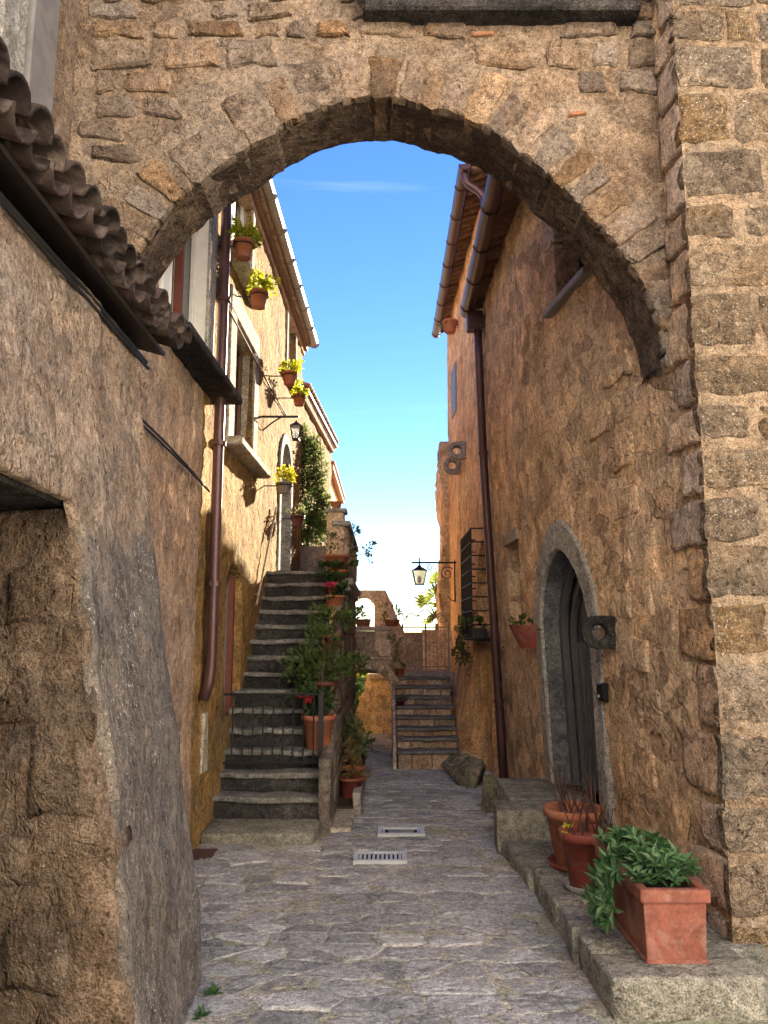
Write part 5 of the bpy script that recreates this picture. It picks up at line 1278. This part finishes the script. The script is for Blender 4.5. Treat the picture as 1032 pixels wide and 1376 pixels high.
for (px, py, rx, rz, w) in [(408, 590, .16, .3, 1), (415, 610, .2, .35, 1.3), (420, 640, .2, .4, 1.5), (412, 660, .22, .4, 1.3), (425, 680, .2, .4, 1.4), (418, 705, .2, .35, 1.2), (430, 715, .2, .3, 1.2), (405, 625, .14, .3, .8), (432, 690, .14, .3, .8), (402, 715, .16, .3, .7), (410, 728, .2, .2, .7)]:
    p = onY(px, py, 12.9); cl.append(((p.x, p.y, p.z), (rx * 1.25, .35, rz), w))
add_leaves(vine, cl[::2] + cl[1:4], 2600, .07, .045, 'leaf_olive', 61)
add_leaves(vine, cl[1::2] + cl[4:7], 2400, .07, .045, 'leaf', 62, 'foliage')
for q in range(4): MB().tube(catmull([(-1.22 + q * .06, 12.85, 2.4), (-1.28 + q * .07, 12.8, 3.3), (-1.2 + q * .05, 12.85, 4.3), (-1.25 + q * .05, 12.85, 5.0)], 5), .008, 5).build('stem', M['bark'], vine)
t = thing('post_pot', 'small terracotta pot on top of the landing parapet post', 'flower pot', (-.61, 9.72, 3.252))
MB().lathe(pot_prof(.075, .10), (-.61, 9.72, 3.252), 18).build('pot', M['terracotta'], t); MB().lathe([(.06, .08), (.06, .09)], (-.61, 9.72, 3.252), 14).build('soil', M['soil'], t)

# ================================================================== BACK: bridge arch, steps, gate, ruin
bstep = thing('back_staircase', 'shallow flight of stone steps with brick risers climbing past the far right wall', 'staircase', (.6, 11.5, -.15))
BY, BT, BX0 = 10.75, .28, .19
ysn = [1009, 992, 978, 963, 949, 936, 922, 910]
z_prev = gz(BY) - .03
frontz = []
for k, yy in enumerate(ysn):
    Y = BY + BT * k; p = onY(575, yy, Y); z = p.z; frontz.append(z)
    x0 = BX0 - .012 * 0; x1 = min(float(XF(Y, z)) + .05, onY(617 - 1.7 * k, 1000, Y).x)
    MB().slab(x0 - .02, x1, Y - .03, Y + BT + .05, z - .042, z, 8).build('tread', M['tread'], bstep, bevel=.01, jit=.016)
    rr = random.Random(k + 90); x = x0
    while x < x1 - .05:
        w = min(rr.uniform(.16, .34), x1 - x)
        MB().box((x, Y + rr.uniform(0, .012), z_prev - .03), (x + w - .008, Y + .12, z - .044)).build('riser_block', M['brick'] if rr.random() > .2 else M['parapet'], bstep, bevel=.008, jit=.006)
        x += w
    MB().box((x0 + .01, Y + .1, -.4), (x1 - .05, Y + BT + .12, z - .043)).build('step_core', M['bridge'], bstep)
    z_prev = z
zt = z_prev; YT = BY + BT * 8
MB().box((BX0 - .02, YT - .0, zt - .35), (1.5, YT + 3.2, zt + .06)).build('top_landing', M['peperino'], bstep, bevel=.01)
MB().hexa([(BX0 - .07, BY - .02, -.4), (BX0 - .022, BY - .02, -.4), (BX0 - .022, YT, -.4), (BX0 - .07, YT, -.4), (BX0 - .07, BY - .02, frontz[0] - .03), (BX0 - .022, BY - .02, frontz[0] - .03), (BX0 - .022, YT, zt + .05), (BX0 - .07, YT, zt + .05)]).build('side_wall', M['bridge'], bstep, bevel=.01, jit=.01)
MB().box((BX0, BY + .12, -.4), (1.45, YT + 1, frontz[0] - .06)).build('core', M['bridge'], bstep)

br = thing('bridge_arch', 'small stone bridge arch with a carved shield on its parapet, left of the back steps', 'bridge', (-.3, 12.8, -.2))
BR = 12.55
bz = lambda py: onY(500, py, BR).z
bxp = lambda px: onY(px, 950, BR).x
o0, o1 = bxp(450), bxp(531)
ahole = arch_poly(o0, o1, -.5, bz(945), bz(899), 9)
surf(MB(), -1.5, BX0 - .075, -.4, bz(852), .045, lambda u, v: np.stack([u, np.full_like(u, BR), v], 1), const_n((0, -1, 0)), [(ahole, .95)], amp=.016, amp2=.006, seed=81).box((-1.5, BR + .2, bz(890)), (BX0 - .08, BR + 1.15, bz(880))).build('wall', M['bridge'], br, smooth=True)
frB = lambda u, v, n: Vector((u, BR - n, v))
ao = arch_poly(o0 - .16, o1 + .16, -.5, bz(945), bz(899) + .15, 9); ai = arch_poly(o0 - .005, o1 + .005, -.5, bz(945), bz(899) - .0, 9)
for i in range(2, 19): stone(MB(), [ao[i], ao[i + 1], ai[i + 1], ai[i]], frB, .016, .3, .008, 500 + i, .12, 2).build('voussoir', M['bridge'], br, smooth=True)
rr = random.Random(6)
px0 = -.95
while px0 < BX0 - .2:
    w = rr.uniform(.3, .42); MB().fbox(frB, px0, min(px0 + w - .012, BX0 - .08), bz(882), bz(848), -.2, .03).build('parapet_block', M['bridge'], br, bevel=.012, jit=.01); px0 += w
MB().fbox(frB, -1.0, BX0 - .06, bz(886.5), bz(882.5), -.2, .07).build('string_course', M['bridge'], br, bevel=.015, jit=.006)
MB().fbox(frB, -1.0, BX0 - .05, bz(847.5), bz(842), -.3, .06).build('coping', M['bridge'], br, bevel=.012, jit=.006)
# carved shield
cx, cv = bxp(483), bz(865)
MB().prism([(cx - .09, cv + .12), (cx, cv + .10), (cx + .09, cv + .12), (cx + .09, cv - .02), (cx + .05, cv - .10), (cx, cv - .14), (cx - .05, cv - .10), (cx - .09, cv - .02)], frB, .02, .06).build('carved_shield', M['parapet'], br, bevel=.012)
MB().prism([(cx - .05, cv + .07), (cx + .05, cv + .07), (cx + .045, cv - .02), (cx, cv - .08), (cx - .045, cv - .02)], frB, .06, .075).build('shield_relief', M['bridge'], br, bevel=.006)
# ruined arched wall standing behind the parapet
rn = thing('ruined_arch_wall', 'free-standing ruined wall with an arched opening to the sky behind the bridge parapet', 'wall', (-.3, 13.35, 1))
RY = 13.35
P2 = lambda px, py: (onY(px, py, RY).x, onY(px, py, RY).z)
rp = [P2(440, 800), P2(470, 793), P2(518, 793), P2(527, 812), P2(536, 835), P2(544, 850), P2(546, 905), P2(440, 905)]
hx0, hx1 = P2(475, 840)[0], P2(503, 840)[0]
surf(MB(), P2(438, 800)[0], P2(548, 800)[0], P2(500, 905)[1], P2(500, 790)[1], .035, lambda u, v: np.stack([u, np.full_like(u, RY), v], 1), const_n((0, -1, 0)), [(arch_poly(hx0, hx1, P2(0, 848)[1], P2(0, 817)[1], P2(0, 803)[1], 8), .3)], outer=rp, back=.3, amp=.02, amp2=.01, seed=85).build('masonry', M['bridge'], rn, smooth=True)
frN = lambda u, v, n: Vector((u, RY - n, v))
rr = random.Random(9)
for k in range(11):
    th = math.pi * (k + .5) / 11; hw = (hx1 - hx0) / 2; um = (hx0 + hx1) / 2; v0 = P2(0, 817)[1]; va = P2(0, 803)[1] - v0
    a0, a1 = math.pi * k / 11, math.pi * (k + .9) / 11
    stone(MB(), [(um + hw * math.cos(a0), v0 + va * math.sin(a0)), (um + (hw + .14) * math.cos(a0), v0 + (va + .1) * math.sin(a0)), (um + (hw + .14) * math.cos(a1), v0 + (va + .1) * math.sin(a1)), (um + hw * math.cos(a1), v0 + va * math.sin(a1))], frN, .012, .25, .006, 600 + k, .12, 2).build('voussoir', M['bridge'], rn, smooth=True)
# planters on the parapet
def parapet_plant(name, label, px, py, w, h, box, leafm, n, seed, clump, mat='terracotta'):
    p = onY(px, py, BR + .1); base = Vector((p.x, BR + .12, bz(842) + .002))
    t = thing(name, label, 'planter', base)
    if box:
        m = MB(); q = [(-1, -1), (1, -1), (1, 1), (-1, 1)]
        m.add([(base.x + a * w * .44, base.y + b * .07, base.z) for a, b in q] + [(base.x + a * w * .5, base.y + b * .085, base.z + h) for a, b in q], [(0, 3, 2, 1), (0, 1, 5, 4), (1, 2, 6, 5), (2, 3, 7, 6), (3, 0, 4, 7), (4, 5, 6, 7)]); m.build('box', M[mat], t, bevel=.006)
        MB().box((base.x - w * .53, base.y - .095, base.z + h - .03), (base.x + w * .53, base.y + .095, base.z + h)).build('rim', M[mat], t, bevel=.005)
    else: MB().lathe([(w * .3, 0), (w * .42, h * .4), (w * .5, h * .9), (w * .52, h), (w * .44, h), (w * .4, h * .8)], base, 20).build('bowl', M[mat], t, smooth=True)
    top = base + Vector((0, 0, h)); add_leaves(t, [(top + Vector(c), R, ww) for c, R, ww in clump], n, .075, .02, leafm, seed, up=.9)
    return t
parapet_plant('parapet_planter', 'rectangular terracotta planter with thin grassy leaves before the ruined arch opening', 488, 838, .24, .12, True, 'leaf_olive', 70, 71, [((0, 0, .1), (.1, .06, .14), 1)])
t = parapet_plant('parapet_bowl', 'round terracotta bowl with sparse reddish shoots at the end of the bridge parapet', 527, 836, .26, .11, False, 'leaf_dry', 90, 72, [((0, 0, .13), (.15, .08, .14), 1), ((.14, 0, .16), (.06, .05, .08), .5)])
add_leaves(t, [(onY(515, 836, BR + .1) + Vector((0, 0, .02)), (.04, .04, .07), 1)], 50, .05, .02, 'petal_yellow', 73, 'flowers')
# pots on the steps
p = onY(537, 903, YT + .1); base = (BX0 + .07, YT - .12, frontz[-1] + .002)
t = pot_thing('step_pot', 'small terracotta pot at the top left corner of the back steps', base, .085, .13, 'terracotta', None, n=18)
add_leaves(t, [(Vector(base) + Vector((0, 0, .2)), (.07, .07, .09), 1)], 60, .05, .02, 'leaf_olive', 74)
base = (BX0 + .06, BY + BT * 4 + .12, frontz[4] + .002)
t = pot_thing('step_pot', 'small dry clump in a low clay pot halfway up the back steps', base, .075, .07, 'terracotta_dark', None, n=16)
add_leaves(t, [(Vector(base) + Vector((0, 0, .12)), (.08, .08, .08), 1)], 90, .05, .018, 'leaf_olive', 75)
# trailing plant over the bridge end
t = thing('trailing_plant', 'thin trailing plant hanging down the bridge end beside the back steps', 'climber', (bxp(531), BR - .05, bz(850)))
add_leaves(t, [((bxp(530), BR - .08, bz(860)), (.10, .05, .14), 1), ((bxp(533), BR - .08, bz(885)), (.05, .05, .2), .6)], 190, .045, .025, 'leaf_olive', 76)

# wrought-iron gate at the top of the back steps, and the wall behind it
GY = YT + .55
gp = lambda px, py: onY(px, py, GY)
ig = thing('wrought_iron_gate', 'grey wrought-iron gate with scrolled crest at the top of the back steps', 'gate', (gp(570, 898).x, GY, zt + .06))
gl, gr_ = gp(541, 870).x, gp(603, 870).x; g0z = zt + .07; g1z = gp(0, 843).z
M['iron_pale'] = plain('grey_iron', (0.24, 0.24, 0.24), 0.5, 0.3)
for x in (gl, (gl + gr_) / 2, gr_): MB().tube([(x, GY, g0z - .02), (x, GY, g1z + .06)], .016, 6).build('post', M['iron_pale'], ig)
for z in (g0z + .06, g1z): MB().tube([(gl, GY, z), (gr_, GY, z)], .010, 6).build('rail', M['iron_pale'], ig)
bm2 = MB().tube([(0, 0, 0), (0, 0, g1z - g0z)], .004, 5).mesh('bar', M['iron_pale'])
for k in range(1, 12):
    if k != 6: link_mesh('bar', bm2, ig, (gl + (gr_ - gl) * k / 12, GY, g0z))
def spiral(c, R, turns, sgn, n=26, ph=0.0):
    return [(c[0] + sgn * R * (1 - .8 * i / n) * math.cos(ph + turns * 2 * math.pi * i / n), c[1], c[2] + R * (1 - .8 * i / n) * math.sin(ph + turns * 2 * math.pi * i / n)) for i in range(n + 1)]
W_ = gr_ - gl
for sgn, xc in ((1, gl + W_ * .16), (-1, gl + W_ * .40), (1, gl + W_ * .62), (-1, gl + W_ * .86)):
    MB().tube(spiral((xc, GY, g1z + .13), .085, 1.4, sgn), .008, 5).build('scroll', M['iron_pale'], ig)
MB().tube(catmull([(gl, GY, g1z + .08), (gl + W_ * .15, GY, g1z + .24), (gl + W_ * .32, GY, g1z + .2), (gl + W_ * .5, GY, g1z + .32), (gl + W_ * .68, GY, g1z + .2), (gl + W_ * .85, GY, g1z + .24), (gr_, GY, g1z + .08)], 6), .010, 5).build('crest', M['iron_pale'], ig)
for x in (gl + W_ * .3, gl + W_ * .7): MB().tube(spiral((x, GY, (g0z + g1z) / 2), .11, 1.2, 1, ph=1.0), .007, 5).build('scroll', M['iron_pale'], ig)
bw = thing('back_wall', 'low weathered wall and pale pier closing the view behind the wrought-iron gate', 'wall', (.8, GY + .7, 1))
BWY = GY + .6
q = lambda px, py: onY(px, py, BWY)
MB().box((q(536, 880).x, BWY, .6), (q(568, 880).x, BWY + .25, q(0, 850).z)).build('low_wall', M['parapet'], bw, bevel=.015, jit=.015)
MB().box((q(568, 880).x + .002, BWY - .05, .6), (q(600, 880).x + .1, BWY + .3, q(0, 846).z)).build('pier', M['bridge'], bw, bevel=.015, jit=.015)

# lane beyond the bridge: sunny wall, hedge, kerb
iw = thing('garden_wall', 'rounded sunny tuff wall seen through the bridge arch', 'wall', (.1, 16, -.3))
IY = 15.6
pi_ = lambda px, py: (onY(px, py, IY).x, onY(px, py, IY).z)
op_ = [pi_(466, 1012), pi_(470, 985), pi_(480, 950), pi_(494, 907), pi_(545, 905), pi_(560, 1012)]
def fnI(u, v): return np.stack([u, IY + 0.9 * np.clip((-.05 - u), 0, 1) ** 1.3, v], 1)
surf(MB(), pi_(462, 0)[0], .75, pi_(0, 1014)[1], pi_(0, 903)[1], .045, fnI, const_n((0, -1, 0)), outer=op_, back=.6, amp=.03, amp2=.014, seed=91).build('masonry', M['garden'], iw, smooth=True)
MB().fbox(FR((0, IY, 0), (1, 0, 0), (0, 0, 1), (0, -1, 0)), pi_(497, 908)[0], pi_(520, 908)[0], pi_(0, 912)[1], pi_(0, 905)[1], -.2, .08).build('cap_stone', M['bridge'], iw, bevel=.012, jit=.01)
kk = thing('bed_kerb', 'low stone kerb with a tuft of grass at the foot of the garden wall', 'kerb', (-.4, 13.9, -.2))
a = onG(468, 1008); b = onG(500, 1010)
MB().box((a.x, b.y - .1, gz(b.y) - .05), (b.x, b.y + .5, gz(b.y) + .11)).build('kerb', M['ledge'], kk, bevel=.015, jit=.012)
add_leaves(kk, [((a.x + .2, b.y + .2, gz(b.y) + .12), (.2, .2, .05), 1)], 150, .08, .012, 'leaf_fresh', 92, 'grass', up=1.2)
hd = thing('ivy_hedge', 'dark ivy hedge with a few leaves coloured lime as if sunlit beyond the staircase flank', 'hedge', (-.75, 14.2, -.2))
hc = []
for px, py, w in ((462, 915, 1), (458, 935, 1.2), (466, 935, 1), (460, 955, 1.2), (468, 950, 1), (458, 975, 1), (466, 968, .8), (474, 922, .8)):
    p = onY(px, py, 14.2); hc.append(((p.x, p.y, p.z), (.16, .4, .2), w))
add_leaves(hd, hc, 1900, .07, .05, 'leaf_dark', 93)
p = onY(464, 913, 13.9); add_leaves(hd, [((p.x, p.y, p.z), (.14, .1, .13), 1)], 110, .07, .045, 'leaf_lime', 94, 'lit_leaves')  # sunlight on the ivy put into the lime colour of these leaves
MB().tube(catmull([(-.85, 14.2, -.3), (-.8, 14.2, .3), (-.75, 14.2, .9)], 4), .03, 6).build('stem', M['bark'], hd)
gd = thing('grass_bank', 'bright green grassy bank glimpsed under the crown of the bridge arch', 'grass', (-.5, 18, .8))
gp0 = onY(470, 906, 17.5); gp1 = onY(512, 906, 17.5)
MB().hexa([(-1.2, 17.2, -.3), (1.0, 17.2, -.3), (1.0, 19, -.3), (-1.2, 19, -.3), (-1.2, 17.2, gp0.z - .1), (1.0, 17.2, gp0.z - .12), (1.0, 19, gp0.z + .1), (-1.2, 19, gp0.z + .1)]).build('bank', M['leaf'], gd, jit=.04)
add_leaves(gd, [((-.35, 17.5, gp0.z - .02), (.9, .4, .12), 1)], 900, .12, .03, 'leaf_lime', 95, 'blades', up=1.4)

# street lantern on its long bracket
lp = onF(613, 756); LX = float(XF(lp.y, lp.z))
sl_ = thing('street_lantern', 'street lantern hanging from a long scrolled iron bracket on the tall house', 'lantern', (LX, lp.y, lp.z), 'street lanterns')
e = onY(553, 756, lp.y); h_ = onY(563.5, 764, lp.y); hb = onY(563.5, 783, lp.y)
MB().tube([(LX + .05, lp.y, lp.z), (e.x, lp.y, e.z)], .018, 6).build('arm', M['iron'], sl_)
MB().tube([(LX - .03, lp.y, lp.z + .04), (LX - .03, lp.y, lp.z - .72)], .014, 6).build('wall_bar', M['iron'], sl_)
MB().tube([(h_.x, lp.y, lp.z + .09), (h_.x, lp.y, h_.z + .02)], .013, 6).build('hook', M['iron'], sl_)
lantern(sl_, (h_.x, lp.y, h_.z - .04), .125, h_.z - hb.z - .02)
MB().tube(spiral((LX - .17, lp.y, lp.z - .20), .13, 1.6, 1, ph=.6), .010, 5).build('scroll', M['iron'], sl_)
MB().tube(spiral((LX - .50, lp.y, lp.z - .09), .06, 1.4, -1, ph=.6), .009, 5).build('scroll', M['iron'], sl_)
MB().tube(catmull([(LX - .03, lp.y, lp.z - .7), (LX - .1, lp.y, lp.z - .68), (LX - .17, lp.y, lp.z - .6)], 5), .009, 5).build('scroll', M['iron'], sl_)

# pots on the right walls
p = onX(706, 856, 1.36); p = Vector((float(XR(p.y, p.z)) - .14, p.y, p.z)); 
t = thing('half_pot', 'reddish clay trough pot fixed to the wall left of the pointed doorway', 'flower pot', (p.x, p.y, p.z - .09))
m = MB(); vs = []
for z, R, hw in ((-.11, .09, .15), (.10, .15, .20), (.115, .155, .205)):
    vs += [frR(p.y + hw * math.cos(a), p.z + z, max(.0, R * 1.7 * math.sin(a)) - .01) for a in np.linspace(0, math.pi, 13)]
fs = [(a * 13 + i, a * 13 + i + 1, (a + 1) * 13 + i + 1, (a + 1) * 13 + i) for a in range(2) for i in range(12)] + [tuple(range(13))[::-1], tuple(range(26, 39))]
m.add(vs, fs).build('pot', M['terracotta_red'], t, smooth=False)
add_leaves(t, [(frR(p.y + .12, p.z + .15, .1), (.1, .14, .06), 1), (frR(p.y + .2, p.z + .02, .1), (.06, .06, .1), .4)], 130, .045, .025, 'leaf', 81)
t = thing('cage_plants', 'green trailing plants in dark troughs on the shelf of the iron window cage', 'planter', (1.28, 10.8, cz0))
MB().box((cx + .03, 10.3, cz0 - .005), (cx + .2, 11.45, cz0 + .15)).build('trough', M['plastic'], t, bevel=.01) if False else MB().box((1.19, 10.28, cz0 - .008), (1.36, 11.48, cz0 + .14)).build('trough', M['plastic'], t, bevel=.01)
add_leaves(t, [((1.24, 10.5, cz0 + .22), (.12, .25, .13), 1), ((1.12, 11.2, cz0 + .12), (.13, .3, .28), 1.6), ((1.10, 11.3, cz0 - .18), (.1, .2, .22), 1), ((1.14, 10.9, cz0 - .25), (.08, .2, .18), .5)], 620, .055, .035, 'leaf', 82)
add_leaves(t, [((1.14, 10.9, cz0 - .32), (.07, .15, .2), 1)], 110, .04, .025, 'leaf_dry', 83, 'dry_leaves')
p = onF(616, 440); base = Vector((float(XF(p.y, 6)) - .15, p.y, p.z - .1))
t = pot_thing('eave_pot', 'round terracotta pot fixed under the gutter of the tall house', base, .14, .22, 'terracotta', None, n=18)
MB().tube([(base.x, base.y, base.z + .15), (base.x + .3, base.y, base.z + .15)], .01, 5).build('bracket_arm', M['iron'], t)
add_leaves(t, [(base + Vector((-.12, 0, .12)), (.1, .1, .1), 1)], 40, .05, .02, 'leaf_olive', 84)
MB().fbox(frF, p.y + .4, p.y + 1.1, p.z - 1.4, p.z - .5, -.02, .03).build('shutter_slab', M['sheet'], house_f, bevel=.01)

# fan palm beyond the gate
PY = 19.0; pc = onY(590, 838, PY)
pt = thing('fan_palm', 'fan palm with stiff sunlit fronds rising beyond the wrought-iron gate', 'palm tree', (pc.x, PY, -.5))
MB().tube([(pc.x, PY, -.6), (pc.x - .03, PY, .8), (pc.x, PY, pc.z)], [.14, .12, .10], 10).build('trunk', M['bark'], pt)
def frond(tgt, R, seed, face):
    rr = random.Random(seed); c = onY(*tgt, PY - .1 + rr.uniform(-.3, .3)); o = Vector((pc.x, PY, pc.z)); vs = []; fs = []
    out = (c - o).normalized(); n = Vector(face).normalized(); s_ = out.cross(n).normalized()
    for k in range(19):
        th = -1.75 + 3.5 * k / 18; d = out * math.cos(th) + s_ * math.sin(th) + n * rr.uniform(-.08, .08)
        leaf(vs, fs, c, d, n, R * rr.uniform(.85, 1.05), .05, .3)
    f = MB().add(vs, fs).build('frond', M['palm'], pt)
    MB().tube(catmull([o, (o + c) / 2 + Vector((0, 0, .12)), c], 4), .014, 5).build('stalk', M['bark'], f)
for i, (tg, R, fc) in enumerate([((572, 812), .42, (.25, -.55, .8)), ((585, 800), .45, (.3, -.8, .3)), ((592, 782), .5, (-.2, -.9, .2)), ((597, 815), .45, (.2, -.9, .1)), ((586, 830), .42, (.1, -.9, -.2)), ((604, 795), .5, (.3, -.7, .5)), ((596, 845), .4, (0, -1, -.3))]): frond(tg, R, i, fc)

# ================================================================== behind the camera: unseen house added to bounce sunlight onto arch and lane
pz = thing('unseen_bounce_house', 'unseen cream house added behind the camera to bounce sunlight onto arch and lane', 'house', (0, -6.5, 0))
MB().box((-16, -15.5, -.3), (16, -6.5, 12.5)).build('wall', M['facade'], pz)
for k in range(6):
    for z in (1.2, 4.6, 8.2):
        x = -12.0 + k * 4.8
        w = MB().box((x - .5, -6.52, z), (x + .5, -6.49, z + 1.6)).build('window', M['glass'], pz)
        MB().box((x - .62, -6.51, z - .12), (x + .62, -6.40, z - .002)).build('sill', M['frame_light'], w)
MB().hexa([(-16.4, -15.5, 12.5), (16.4, -15.5, 12.5), (16.4, -6.1, 12.5), (-16.4, -6.1, 12.5), (-16.4, -11.2, 14.5), (16.4, -11.2, 14.5), (16.4, -11, 14.5), (-16.4, -11, 14.5)]).build('roof', M['tile_warm'], pz)
